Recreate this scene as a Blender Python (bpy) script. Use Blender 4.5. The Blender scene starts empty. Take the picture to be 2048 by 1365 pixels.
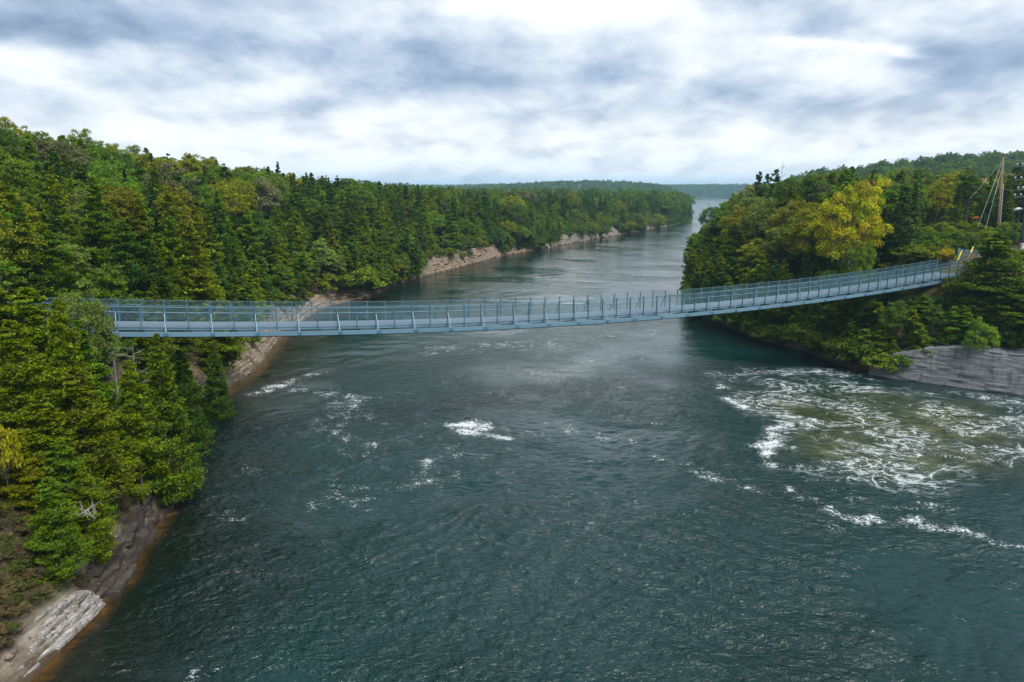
import bpy, math, random
import numpy as np
from mathutils import Matrix, Vector

R = math.radians
scene = bpy.context.scene
col = scene.collection
rng = np.random.default_rng(7)
random.seed(7)

# ------------------------------------------------------------------ camera
CAM_H = 20.0
F_PX = 1430.0                       # focal length in pixels of a 2048 px wide frame
PITCH = math.atan((682.5 - 383.0) / F_PX)
cam_d = bpy.data.cameras.new('camera')
cam_d.sensor_width = 36.0
cam_d.lens = F_PX / 2048.0 * 36.0
cam_d.clip_start = 0.5
cam_d.clip_end = 20000.0
cam = bpy.data.objects.new('camera', cam_d)
cam.location = (0, 0, CAM_H)
cam.rotation_euler = (R(90) - PITCH, 0, 0)
col.objects.link(cam)
scene.camera = cam

# ------------------------------------------------------------------ world: broken overcast over a Nishita sky
SUN_AZ = R(140.0)                   # measured from +Y towards +X: behind the camera to the right
SUN_EL = R(56.0)
world = bpy.data.worlds.new('World')
scene.world = world
world.use_nodes = True
world.cycles.sampling_method = 'MANUAL'
world.cycles.sample_map_resolution = 512
wt = world.node_tree
wt.nodes.clear()


def wn(kind, **kw):
    n = wt.nodes.new(kind)
    for k, v in kw.items():
        setattr(n, k, v)
    return n


def wmath(op, a, b=None, c=None, clamp=False):
    n = wn('ShaderNodeMath', operation=op)
    n.use_clamp = clamp
    for i, v in enumerate((a, b, c)):
        if v is None:
            continue
        if isinstance(v, (int, float)):
            n.inputs[i].default_value = v
        else:
            wt.links.new(v, n.inputs[i])
    return n.outputs[0]


def wramp(fac, stops, interp='EASE'):
    n = wn('ShaderNodeValToRGB')
    n.color_ramp.interpolation = interp
    el = n.color_ramp.elements
    while len(el) < len(stops):
        el.new(0.5)
    for e, (p, c) in zip(el, stops):
        e.position = p
        e.color = c if len(c) == 4 else (*c, 1)
    wt.links.new(fac, n.inputs[0])
    return n.outputs[0]


CLOUD_K = 0.30


def build_world():
    out = wn('ShaderNodeOutputWorld')
    bg_sky = wn('ShaderNodeBackground')
    sky = wn('ShaderNodeTexSky', sky_type='NISHITA')
    sky.sun_disc = False
    sky.sun_elevation = SUN_EL
    sky.sun_rotation = SUN_AZ
    sky.air_density = 1.2
    bg_sky.inputs[1].default_value = 0.09
    wt.links.new(sky.outputs[0], bg_sky.inputs[0])
    tc = wn('ShaderNodeTexCoord')
    sep = wn('ShaderNodeSeparateXYZ')
    wt.links.new(tc.outputs['Generated'], sep.inputs[0])
    up = wmath('MAXIMUM', sep.outputs[2], 0.0)
    den = wmath('ADD', up, CLOUD_K)
    px = wmath('DIVIDE', sep.outputs[0], den)
    py = wmath('DIVIDE', sep.outputs[1], den)
    comb = wn('ShaderNodeCombineXYZ')
    wt.links.new(px, comb.inputs[0])
    wt.links.new(py, comb.inputs[1])

    def noise(scale, detail, rough, off, stretch=(1, 1, 1), dist=0.0):
        m = wn('ShaderNodeMapping')
        m.inputs['Location'].default_value = off
        m.inputs['Scale'].default_value = stretch
        wt.links.new(comb.outputs[0], m.inputs[0])
        n = wn('ShaderNodeTexNoise')
        n.inputs['Scale'].default_value = scale
        n.inputs['Detail'].default_value = detail
        n.inputs['Roughness'].default_value = rough
        n.inputs['Distortion'].default_value = dist
        wt.links.new(m.outputs[0], n.inputs['Vector'])
        return n.outputs[0]
    big = noise(1.35, 3, 0.5, (3.1, 1.7, 0.0), (1.2, 1.0, 1), 0.1)
    mid = noise(4.2, 4, 0.52, (7.3, 2.9, 4.0), (1.2, 1.0, 1), 0.15)
    fine = noise(11.0, 3, 0.6, (1.3, 8.8, 9.0), (1.3, 1.0, 1), 0.1)
    v = wmath('MULTIPLY_ADD', big, 0.47, 0.035)
    v = wmath('MULTIPLY_ADD', mid, 0.40, v)
    v = wmath('MULTIPLY_ADD', fine, 0.12, v)

    # the large banks of cloud and the bright rifts that stand in this stretch of sky (cloud-plane coordinates)
    def vmath(op, a, b):
        n = wn('ShaderNodeVectorMath', operation=op)
        wt.links.new(a, n.inputs[0])
        if isinstance(b, tuple):
            n.inputs[1].default_value = b
        else:
            wt.links.new(b, n.inputs[1])
        return n
    wob = wn('ShaderNodeTexNoise')
    wob.inputs['Scale'].default_value = 3.6
    wob.inputs['Detail'].default_value = 3
    wt.links.new(comb.outputs[0], wob.inputs['Vector'])
    wv = wn('ShaderNodeVectorMath', operation='MULTIPLY_ADD')
    wt.links.new(wob.outputs[1], wv.inputs[0])
    wv.inputs[1].default_value = (0.26, 0.26, 0)
    wt.links.new(vmath('SUBTRACT', comb.outputs[0], (0.13, 0.13, 0)).outputs[0], wv.inputs[2])
    for cx, cy, rx, ry, g in CLOUD_BANKS:
        q = vmath('MULTIPLY', vmath('SUBTRACT', wv.outputs[0], (cx, cy, 0)).outputs[0], (1 / rx, 1 / ry, 0)).outputs[0]
        e = wmath('POWER', 0.3679, vmath('DOT_PRODUCT', q, q).outputs['Value'])
        v = wmath('MULTIPLY_ADD', e, g, v)
    cloud = wramp(v, [(0.32, (0.155, 0.215, 0.320)), (0.43, (0.270, 0.340, 0.450)),
                      (0.52, (0.430, 0.490, 0.570)), (0.61, (0.590, 0.625, 0.660)), (0.75, (0.74, 0.745, 0.74)), (0.95, (5.0, 5.0, 4.9))], 'LINEAR')
    # thin bright layer low over the horizon, with a paler blue slit right on it
    low = wramp(up, [(0.0, (1, 1, 1)), (0.045, (0.85, 0.85, 0.85)), (0.125, (0, 0, 0))])
    band = wramp(up, [(0.0, (0.40, 0.53, 0.67)), (0.012, (0.46, 0.58, 0.70)), (0.028, (0.66, 0.715, 0.76)), (0.07, (0.73, 0.735, 0.735))])
    mix = wn('ShaderNodeMix', data_type='RGBA')
    lowf = wmath('MULTIPLY', low, wramp(mid, [(0.35, (0.5, 0.5, 0.5)), (0.6, (1, 1, 1))]))
    wt.links.new(lowf, mix.inputs['Factor'])
    wt.links.new(cloud, mix.inputs['A'])
    wt.links.new(band, mix.inputs['B'])
    bg_cl = wn('ShaderNodeBackground')
    bg_cl.inputs[1].default_value = 0.96
    wt.links.new(mix.outputs['Result'], bg_cl.inputs[0])
    ms = wn('ShaderNodeMixShader')
    ms.inputs[0].default_value = 0.95
    wt.links.new(bg_sky.outputs[0], ms.inputs[1])
    wt.links.new(bg_cl.outputs[0], ms.inputs[2])
    wt.links.new(ms.outputs[0], out.inputs[0])


def sky_xy(px, py):
    """cloud-plane coordinates of the direction seen at a photo pixel"""
    x = (px - 1024) / F_PX
    y = (682.5 - py) / F_PX
    d = Vector((x, math.cos(PITCH) + y * math.sin(PITCH), y * math.cos(PITCH) - math.sin(PITCH))).normalized()
    return d.x / (max(d.z, 0) + CLOUD_K), d.y / (max(d.z, 0) + CLOUD_K)


CLOUD_BANKS = []
for (ppx, ppy, wx_, wy_, g) in [
        (240, 35, 360, 75, -0.20), (480, 95, 170, 35, -0.08), (20, 60, 130, 45, -0.10), (840, 100, 150, 45, -0.11), (960, 165, 240, 34, -0.12),
        (1150, 228, 260, 30, -0.10), (1480, 195, 240, 38, -0.09), (1930, 110, 200, 80, -0.11), (1700, 50, 170, 30, -0.05), (1760, 215, 300, 35, -0.08),
        (610, 215, 90, 18, -0.08), (90, 135, 110, 42, 0.15), (520, 188, 170, 26, 0.12), (720, 225, 170, 40, 0.14), (1130, -12, 240, 56, 0.42),
        (1620, 92, 90, 13, 0.20), (1800, 103, 80, 13, 0.20), (1290, 110, 110, 40, 0.05)]:
    cx, cy = sky_xy(ppx, ppy)
    ex, _ = sky_xy(ppx + wx_, ppy)
    _, ey0 = sky_xy(ppx, ppy - wy_)
    _, ey1 = sky_xy(ppx, ppy + wy_)
    CLOUD_BANKS.append((cx, cy, abs(ex - cx), abs(ey1 - ey0) / 2, g))
build_world()

sun_d = bpy.data.lights.new('sun', 'SUN')
sun_d.energy = 3.3
sun_d.angle = R(32)
sun_d.color = (1.0, 0.95, 0.86)
sun = bpy.data.objects.new('sun', sun_d)
sdir = Vector((math.sin(SUN_AZ) * math.cos(SUN_EL), math.cos(SUN_AZ) * math.cos(SUN_EL), math.sin(SUN_EL)))
sun.rotation_euler = sdir.to_track_quat('Z', 'Y').to_euler()
sun.location = sdir * 100
col.objects.link(sun)

vs = scene.view_settings
vs.view_transform = 'Standard'
vs.look = 'None'
vs.exposure = 0.75
vs.gamma = 1.0
vs.use_curve_mapping = False
scene.cycles.max_bounces = 8
scene.cycles.diffuse_bounces = 3
scene.cycles.glossy_bounces = 3
scene.cycles.transmission_bounces = 3
scene.cycles.volume_bounces = 0
scene.cycles.use_denoising = True
scene.cycles.use_adaptive_sampling = True
scene.cycles.adaptive_threshold = 0.02


# ------------------------------------------------------------------ small helpers
def at(px, py, z=0.0):
    """where the ray through a photo pixel meets the level z"""
    x = (px - 1024) / F_PX
    y = (682.5 - py) / F_PX
    dy = math.cos(PITCH) + y * math.sin(PITCH)
    dz = y * math.cos(PITCH) - math.sin(PITCH)
    t = (z - CAM_H) / dz
    return (x * t, dy * t, z)


def at_r(px, py, Y):
    """point on the ray through a photo pixel at the forward distance Y"""
    x = (px - 1024) / F_PX
    y = (682.5 - py) / F_PX
    dy = math.cos(PITCH) + y * math.sin(PITCH)
    dz = y * math.cos(PITCH) - math.sin(PITCH)
    t = Y / dy
    return (x * t, Y, CAM_H + dz * t)


def project(x, y, z):
    c, s = math.cos(PITCH), math.sin(PITCH)
    zz = z - CAM_H
    dep = y * c - zz * s
    upv = y * s + zz * c
    return 1024 + F_PX * x / dep, 682.5 - F_PX * upv / dep


def vnoise(x, y, seed=0):
    xi = np.floor(x).astype(np.int64)
    yi = np.floor(y).astype(np.int64)
    fx = x - xi
    fy = y - yi
    fx = fx * fx * (3 - 2 * fx)
    fy = fy * fy * (3 - 2 * fy)

    def h(a, b):
        n = (a * 374761393 + b * 668265263 + seed * 974634777) & 0xffffffff
        n = ((n ^ (n >> 13)) * 1274126177) & 0xffffffff
        return ((n ^ (n >> 16)) & 0xffff) / 65535.0
    a = h(xi, yi)
    b = h(xi + 1, yi)
    c = h(xi, yi + 1)
    d = h(xi + 1, yi + 1)
    return (a * (1 - fx) + b * fx) * (1 - fy) + (c * (1 - fx) + d * fx) * fy


def fbm(x, y, seed=0, oct=4):
    v = 0
    a = 0.5
    for o in range(oct):
        v = v + a * vnoise(x, y, seed + o * 17)
        x = x * 2.03 + 11.3
        y = y * 2.03 + 4.7
        a *= 0.5
    return v / (1 - 0.5 ** oct)


def tag(o, label=None, cat=None, group=None, kind=None):
    if label:
        o['label'] = label
    if cat:
        o['category'] = cat
    if group:
        o['group'] = group
    if kind:
        o['kind'] = kind
    return o


def empty(name, loc=(0, 0, 0), rz=0.0):
    o = bpy.data.objects.new(name, None)
    o.location = loc
    o.rotation_euler = (0, 0, rz)
    o.empty_display_size = 0.3
    col.objects.link(o)
    return o


def mesh_from(name, verts, faces, mat=None, smooth=False):
    """verts (N,3) array; faces (M,3|4) array or list"""
    me = bpy.data.meshes.new(name)
    verts = np.asarray(verts, dtype=np.float32)
    if isinstance(faces, np.ndarray):
        k = faces.shape[1]
        me.vertices.add(len(verts))
        me.vertices.foreach_set('co', verts.ravel())
        me.loops.add(faces.size)
        me.loops.foreach_set('vertex_index', faces.astype(np.int32).ravel())
        me.polygons.add(len(faces))
        me.polygons.foreach_set('loop_start', (np.arange(len(faces)) * k).astype(np.int32))
        me.polygons.foreach_set('loop_total', np.full(len(faces), k, np.int32))
        me.update(calc_edges=True)
    else:
        me.from_pydata([tuple(v) for v in verts], [], [tuple(f) for f in faces])
        me.update()
    if smooth:
        me.polygons.foreach_set('use_smooth', np.ones(len(me.polygons), bool))
    if mat is not None:
        me.materials.append(mat)
    return me


def obj(name, me, parent=None, matrix=None):
    o = bpy.data.objects.new(name, me)
    col.objects.link(o)
    if parent is not None:
        o.parent = parent
    if matrix is not None:
        o.matrix_basis = matrix
    return o


class MB:
    """collects boxes, tubes and sticks into one mesh"""

    def __init__(self):
        self.v = []
        self.f = []

    def box(self, c, s, rot=None):
        b = len(self.v)
        for dx, dy, dz in ((-1, -1, -1), (1, -1, -1), (1, 1, -1), (-1, 1, -1), (-1, -1, 1), (1, -1, 1), (1, 1, 1), (-1, 1, 1)):
            p = Vector((dx * s[0] / 2, dy * s[1] / 2, dz * s[2] / 2))
            if rot is not None:
                p = rot @ p
            self.v.append((p.x + c[0], p.y + c[1], p.z + c[2]))
        for q in ((0, 3, 2, 1), (4, 5, 6, 7), (0, 1, 5, 4), (1, 2, 6, 5), (2, 3, 7, 6), (3, 0, 4, 7)):
            self.f.append(tuple(b + i for i in q))
        return self

    def tube(self, pts, radii, n=6, cap=True):
        pts = [Vector(p) for p in pts]
        if isinstance(radii, (int, float)):
            radii = [radii] * len(pts)
        rings = []
        for i, p in enumerate(pts):
            d = (pts[min(i + 1, len(pts) - 1)] - pts[max(i - 1, 0)])
            if d.length < 1e-9:
                d = Vector((0, 0, 1))
            d.normalize()
            a = Vector((1, 0, 0)) if abs(d.x) < 0.8 else Vector((0, 1, 0))
            u = d.cross(a).normalized()
            w = d.cross(u)
            ring = []
            for k in range(n):
                t = 2 * math.pi * k / n
                q = p + (u * math.cos(t) + w * math.sin(t)) * radii[i]
                ring.append(len(self.v))
                self.v.append(tuple(q))
            rings.append(ring)
        for a, b in zip(rings[:-1], rings[1:]):
            for k in range(n):
                self.f.append((a[k], a[(k + 1) % n], b[(k + 1) % n], b[k]))
        if cap:
            self.f.append(tuple(reversed(rings[0])))
            self.f.append(tuple(rings[-1]))
        return self

    def mesh(self, name, mat, smooth=False):
        return mesh_from(name, self.v, self.f, mat, smooth)

    def build(self, name, mat, parent=None, smooth=False):
        return obj(name, self.mesh(name, mat, smooth), parent)


# ------------------------------------------------------------------ materials
def new_mat(name):
    m = bpy.data.materials.new(name)
    m.use_nodes = True
    nt = m.node_tree
    nt.nodes.clear()
    out = nt.nodes.new('ShaderNodeOutputMaterial')
    return m, nt, out


class NT:
    def __init__(self, nt):
        self.nt = nt

    def n(self, kind, **kw):
        nd = self.nt.nodes.new(kind)
        for k, v in kw.items():
            setattr(nd, k, v)
        return nd

    def l(self, a, b):
        self.nt.links.new(a, b)

    def put(self, sock, v):
        if v is None:
            return
        if isinstance(v, (int, float)):
            sock.default_value = v
        elif isinstance(v, (tuple, list)):
            sock.default_value = v if len(v) != 3 or sock.type != 'RGBA' else (*v, 1)
        else:
            self.l(v, sock)

    def m(self, op, a, b=None, c=None, clamp=False):
        nd = self.n('ShaderNodeMath', operation=op)
        nd.use_clamp = clamp
        for i, v in enumerate((a, b, c)):
            self.put(nd.inputs[i], v)
        return nd.outputs[0]

    def ss(self, v, a, b):
        nd = self.n('ShaderNodeMapRange', interpolation_type='SMOOTHSTEP')
        self.put(nd.inputs[0], v)
        self.put(nd.inputs[1], a)
        self.put(nd.inputs[2], b)
        return nd.outputs[0]

    def mix(self, f, a, b, mode='MIX'):
        nd = self.n('ShaderNodeMix', data_type='RGBA', blend_type=mode)
        self.put(nd.inputs['Factor'], f)
        self.put(nd.inputs['A'], a)
        self.put(nd.inputs['B'], b)
        return nd.outputs['Result']

    def noise(self, vec, scale, detail=4, rough=0.55, dist=0.0, stretch=None, col=False):
        if stretch is not None:
            mp = self.n('ShaderNodeMapping')
            mp.inputs['Scale'].default_value = stretch
            self.l(vec, mp.inputs[0])
            vec = mp.outputs[0]
        nd = self.n('ShaderNodeTexNoise')
        self.put(nd.inputs['Scale'], scale)
        nd.inputs['Detail'].default_value = detail
        nd.inputs['Roughness'].default_value = rough
        nd.inputs['Distortion'].default_value = dist
        self.l(vec, nd.inputs['Vector'])
        return nd.outputs[1 if col else 0]

    def ramp(self, f, stops, interp='LINEAR'):
        nd = self.n('ShaderNodeValToRGB')
        nd.color_ramp.interpolation = interp
        el = nd.color_ramp.elements
        while len(el) < len(stops):
            el.new(0.5)
        for e, (p, c) in zip(el, stops):
            e.position = p
            e.color = (*c, 1) if len(c) == 3 else c
        self.l(f, nd.inputs[0])
        return nd.outputs[0]

    def bump(self, h, strength, dist, normal=None):
        nd = self.n('ShaderNodeBump')
        self.put(nd.inputs['Strength'], strength)
        nd.inputs['Distance'].default_value = dist
        self.l(h, nd.inputs['Height'])
        if normal is not None:
            self.l(normal, nd.inputs['Normal'])
        return nd.outputs[0]

    def attr(self, name):
        nd = self.n('ShaderNodeAttribute', attribute_name=name)
        return nd


def principled(t, out, color, rough=0.7, spec=0.3, normal=None, metal=0.0):
    p = t.n('ShaderNodeBsdfPrincipled')
    t.put(p.inputs['Base Color'], color)
    t.put(p.inputs['Roughness'], rough)
    p.inputs['Specular IOR Level'].default_value = spec
    p.inputs['Metallic'].default_value = metal
    if normal is not None:
        t.l(normal, p.inputs['Normal'])
    if out is not None:
        t.l(p.outputs[0], out.inputs[0])
    return p


def mat_leaf(name, trans=0.30, gloss=0.06, hue=0.05):
    """foliage: the tree's own colour (object colour) with leaf-to-leaf variation"""
    m, nt, out = new_mat(name)
    t = NT(nt)
    oi = t.n('ShaderNodeObjectInfo')
    a = t.attr('leafvar')
    sep = t.n('ShaderNodeSeparateColor')
    t.l(a.outputs['Color'], sep.inputs[0])
    base = oi.outputs['Color']
    hs = t.n('ShaderNodeHueSaturation')
    t.put(hs.inputs['Hue'], t.m('MULTIPLY_ADD', sep.outputs[0], hue, t.m('MULTIPLY_ADD', oi.outputs['Random'], 0.02, 0.497 - hue / 2)))
    t.put(hs.inputs['Saturation'], t.m('MULTIPLY_ADD', sep.outputs[2], 0.25, 0.90))
    t.put(hs.inputs['Value'], t.m('MULTIPLY', t.m('MULTIPLY_ADD', sep.outputs[1], 0.9, 0.55), t.m('MULTIPLY_ADD', oi.outputs['Random'], 0.3, 0.85)))
    t.l(base, hs.inputs['Color'])
    d = t.n('ShaderNodeBsdfDiffuse')
    t.l(hs.outputs[0], d.inputs[0])
    tr = t.n('ShaderNodeBsdfTranslucent')
    t.l(t.mix(1.0, hs.outputs[0], (1.25, 1.15, 0.55), 'MULTIPLY'), tr.inputs[0])
    ms = t.n('ShaderNodeMixShader')
    ms.inputs[0].default_value = trans
    t.l(d.outputs[0], ms.inputs[1])
    t.l(tr.outputs[0], ms.inputs[2])
    g = t.n('ShaderNodeBsdfGlossy')
    g.inputs['Roughness'].default_value = 0.55
    g.inputs[0].default_value = (0.6, 0.65, 0.6, 1)
    ms2 = t.n('ShaderNodeMixShader')
    ms2.inputs[0].default_value = gloss
    t.l(ms.outputs[0], ms2.inputs[1])
    t.l(g.outputs[0], ms2.inputs[2])
    t.l(ms2.outputs[0], out.inputs[0])
    return m


def mat_bark(name, c1, c2):
    m, nt, out = new_mat(name)
    t = NT(nt)
    tc = t.n('ShaderNodeTexCoord').outputs['Object']
    n = t.noise(tc, 6, 5, 0.6, stretch=(1, 1, 0.25))
    c = t.ramp(n, [(0.3, c1), (0.7, c2)])
    principled(t, out, c, 0.9, 0.1, t.bump(n, 0.6, 0.03))
    return m


def mat_ground():
    m, nt, out = new_mat('forest_floor_and_rock')
    t = NT(nt)
    geo = t.n('ShaderNodeNewGeometry')
    pos = geo.outputs['Position']
    sep = t.n('ShaderNodeSeparateXYZ')
    t.l(geo.outputs['Normal'], sep.inputs[0])
    big = t.noise(pos, 0.35, 4, 0.6)
    mid = t.noise(pos, 2.2, 6, 0.65)
    fine = t.noise(pos, 11, 4, 0.7)
    soil = t.ramp(mid, [(0.25, (0.026, 0.019, 0.013)), (0.5, (0.066, 0.047, 0.031)), (0.75, (0.12, 0.09, 0.06))])
    litter = t.ramp(fine, [(0.35, (0.036, 0.027, 0.017)), (0.6, (0.09, 0.066, 0.038)), (0.75, (0.21, 0.175, 0.12))])
    moss = t.ramp(fine, [(0.3, (0.030, 0.042, 0.008)), (0.7, (0.085, 0.10, 0.02))])
    c = t.mix(t.ss(mid, 0.42, 0.60), soil, litter)
    c = t.mix(t.m('MULTIPLY', t.ss(big, 0.48, 0.60), 0.75), c, moss)
    sp = t.n('ShaderNodeSeparateXYZ')
    t.l(pos, sp.inputs[0])
    strata = t.noise(pos, 1.0, 5, 0.6, 0.3, stretch=(0.5, 0.5, 6.0))
    rock = t.ramp(strata, [(0.3, (0.10, 0.085, 0.07)), (0.5, (0.27, 0.235, 0.20)), (0.68, (0.42, 0.385, 0.34))])
    c = t.mix(t.m('MULTIPLY', t.m('SUBTRACT', 1.0, t.ss(sep.outputs[2], 0.42, 0.72)), t.ss(big, 0.36, 0.55)), c, rock)
    # the band the river wets is stained darker and ochre
    wet = t.m('SUBTRACT', 1.0, t.ss(t.m('MULTIPLY_ADD', mid, 0.5, sp.outputs[2]), 0.35, 0.75))
    c = t.mix(t.m('MULTIPLY', wet, 0.8), c, (0.042, 0.030, 0.018))
    c = t.mix(t.ss(sp.outputs[1], 330, 450), c, (0.030, 0.056, 0.015))       # far ground is all low growth
    h = t.m('ADD', t.m('MULTIPLY', mid, 0.6), t.m('MULTIPLY', fine, 0.3))
    principled(t, out, c, 0.92, 0.15, t.bump(h, 0.9, 0.12))
    return m


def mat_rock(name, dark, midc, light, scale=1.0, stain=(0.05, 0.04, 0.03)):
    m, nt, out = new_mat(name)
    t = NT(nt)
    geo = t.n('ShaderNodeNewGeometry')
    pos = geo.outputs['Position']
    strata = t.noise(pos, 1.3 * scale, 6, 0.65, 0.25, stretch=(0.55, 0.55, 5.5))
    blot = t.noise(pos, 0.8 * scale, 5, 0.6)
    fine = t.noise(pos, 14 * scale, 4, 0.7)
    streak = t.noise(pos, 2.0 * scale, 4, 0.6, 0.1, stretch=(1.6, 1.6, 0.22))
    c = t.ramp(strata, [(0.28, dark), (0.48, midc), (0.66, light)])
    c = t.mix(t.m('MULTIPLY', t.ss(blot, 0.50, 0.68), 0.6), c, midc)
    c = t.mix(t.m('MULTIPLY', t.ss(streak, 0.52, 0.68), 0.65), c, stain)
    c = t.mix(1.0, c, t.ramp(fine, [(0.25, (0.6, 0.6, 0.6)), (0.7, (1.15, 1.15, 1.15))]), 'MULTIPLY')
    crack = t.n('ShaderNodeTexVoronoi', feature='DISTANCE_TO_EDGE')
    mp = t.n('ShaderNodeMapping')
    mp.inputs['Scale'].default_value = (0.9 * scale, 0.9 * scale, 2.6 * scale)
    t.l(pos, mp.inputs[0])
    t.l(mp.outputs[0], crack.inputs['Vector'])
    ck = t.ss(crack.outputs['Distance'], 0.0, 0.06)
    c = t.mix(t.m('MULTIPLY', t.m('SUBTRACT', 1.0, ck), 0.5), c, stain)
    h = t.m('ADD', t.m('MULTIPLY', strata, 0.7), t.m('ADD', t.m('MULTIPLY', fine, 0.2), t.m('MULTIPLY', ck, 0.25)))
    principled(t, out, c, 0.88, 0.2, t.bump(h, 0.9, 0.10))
    return m


def mat_steel(name, c, rough=0.5, var=0.25):
    m, nt, out = new_mat(name)
    t = NT(nt)
    geo = t.n('ShaderNodeNewGeometry')
    pos = geo.outputs['Position']
    n1 = t.noise(pos, 1.2, 5, 0.6)
    n2 = t.noise(pos, 9, 4, 0.7, stretch=(1, 1, 0.4))
    oi = t.n('ShaderNodeObjectInfo')
    k = t.m('ADD', t.m('MULTIPLY_ADD', n1, var, 1 - var * 0.6), t.m('MULTIPLY', t.m('SUBTRACT', n2, 0.5), var))
    k = t.m('MULTIPLY', k, t.m('MULTIPLY_ADD', oi.outputs['Random'], 0.14, 0.93))
    cc = t.n('ShaderNodeCombineColor')
    for i in range(3):
        t.l(t.m('MULTIPLY', k, c[i]), cc.inputs[i])
    principled(t, out, cc.outputs[0], rough, 0.4, t.bump(n2, 0.15, 0.01), 0.15)
    return m


def mat_plain(name, c, rough=0.6, spec=0.3, var=0.2):
    m, nt, out = new_mat(name)
    t = NT(nt)
    tc = t.n('ShaderNodeTexCoord').outputs['Object']
    n1 = t.noise(tc, 5, 5, 0.6)
    lo = tuple(x * (1 - var) for x in c)
    hi = tuple(min(1, x * (1 + var)) for x in c)
    principled(t, out, t.ramp(n1, [(0.3, lo), (0.7, hi)]), rough, spec)
    return m


def mat_water():
    m, nt, out = new_mat('river_water')
    t = NT(nt)
    geo = t.n('ShaderNodeNewGeometry')
    pos = geo.outputs['Position']
    foam_a = t.attr('foam').outputs['Fac']
    lace_a = t.attr('lace').outputs['Fac']
    olive_a = t.attr('olive').outputs['Fac']
    shal_a = t.attr('shallow').outputs['Fac']
    fine_a = t.attr('fade').outputs['Fac']       # ripples too small to see fade with distance
    big = t.attr('tone').outputs['Fac']
    # body colour of the river: deep teal, greener and browner in places
    c = t.ramp(big, [(0.32, (0.0014, 0.0160, 0.0140)), (0.5, (0.0020, 0.0205, 0.0195)), (0.68, (0.0034, 0.0240, 0.0240))])
    boil = t.noise(pos, 0.45, 5, 0.6, 1.2)
    oc = t.ramp(boil, [(0.30, (0.012, 0.018, 0.005)), (0.5, (0.034, 0.042, 0.012)), (0.68, (0.085, 0.098, 0.042))])
    c = t.mix(olive_a, c, oc)
    sn = t.noise(pos, 1.6, 4, 0.6)
    c = t.mix(t.attr('bank_reflection').outputs['Fac'], c, (0.0050, 0.0075, 0.0035))  # dark forest reflection along both banks, painted into the water colour
    bed = t.ramp(sn, [(0.3, (0.035, 0.020, 0.006)), (0.7, (0.12, 0.062, 0.013))])
    c = t.mix(t.m('MULTIPLY', shal_a, 0.9), c, bed)
    # foam: flecks and lace
    f1 = t.noise(pos, 6.5, 3, 0.75, 0.2, stretch=(0.8, 1.2, 1))
    f2 = t.noise(pos, 1.3, 3, 0.65, 0.6)
    f3 = t.attr('patchy').outputs['Fac']
    w1 = t.noise(pos, 0.20, 2, 0.5, 3.2, stretch=(0.62, 1.0, 1))
    w2 = t.noise(pos, 0.50, 2, 0.5, 2.6, stretch=(0.7, 1.0, 1))
    g1 = t.m('ABSOLUTE', t.m('SUBTRACT', w1, 0.5))
    g2 = t.m('ABSOLUTE', t.m('SUBTRACT', w2, 0.5))
    thick = t.m('MULTIPLY_ADD', t.ss(f2, 0.36, 0.68), 0.050, 0.007)
    l1 = t.m('SUBTRACT', 1.0, t.ss(g1, 0.0, thick))
    l2 = t.m('SUBTRACT', 1.0, t.ss(g2, 0.0, thick))
    soft = t.m('MULTIPLY', t.m('SUBTRACT', 1.0, t.ss(g1, 0.0, t.m('MULTIPLY', thick, 3.5))), 0.22)
    l1 = t.m('MAXIMUM', l1, soft)
    lace = t.m('MAXIMUM', l1, t.m('MULTIPLY', l2, t.ss(f3, 0.42, 0.60)))
    lace = t.m('MULTIPLY', lace, t.m('MULTIPLY_ADD', t.ss(f1, 0.34, 0.60), 0.42, 0.58))
    lace = t.m('MULTIPLY', lace, t.m('MULTIPLY', t.ss(lace_a, 0.05, 0.8), t.ss(f3, 0.33, 0.58)))
    thr = t.m('SUBTRACT', 0.79, t.m('MULTIPLY', foam_a, 0.46))
    clump = t.m('ADD', t.m('MULTIPLY', f1, 0.66), t.m('MULTIPLY', f2, 0.34))
    fl = t.m('MULTIPLY', t.ss(clump, thr, t.m('ADD', thr, 0.15)), 0.92)
    fl = t.m('MULTIPLY', fl, t.ss(foam_a, 0.01, 0.10))
    foam = t.m('MAXIMUM', t.m('MULTIPLY', lace, 0.70), fl, clamp=True)
    c = t.mix(foam, c, (0.62, 0.68, 0.72))
    # ripples
    r1 = t.noise(pos, 1.9, 3, 0.55, 0.5, stretch=(0.62, 1.0, 1))
    r2 = t.noise(pos, 4.2, 3, 0.6, 0.4, stretch=(0.65, 1.0, 1))
    patch = t.m('MULTIPLY_ADD', t.ss(t.attr('patch').outputs['Fac'], 0.36, 0.62), 0.75, 0.35)
    calm_a = t.attr('calm').outputs['Fac']
    r3 = t.noise(pos, 0.62, 3, 0.6, 0.6, stretch=(0.42, 1.0, 1))
    h = t.m('MULTIPLY', r1, t.m('MULTIPLY', calm_a, 0.66))
    h = t.m('MULTIPLY_ADD', r3, 0.30, h)
    h = t.m('MULTIPLY_ADD', r2, t.m('MULTIPLY', fine_a, 0.36), h)
    h = t.m('MULTIPLY', h, patch)
    h = t.m('MULTIPLY_ADD', foam, 0.04, h)
    nrm = t.bump(h, 1.0, 0.50)
    rough = t.m('MULTIPLY_ADD', foam, 0.6, 0.07)
    p = principled(t, out, c, rough, 0.5, nrm)
    p.inputs['IOR'].default_value = 1.333
    return m


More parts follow.
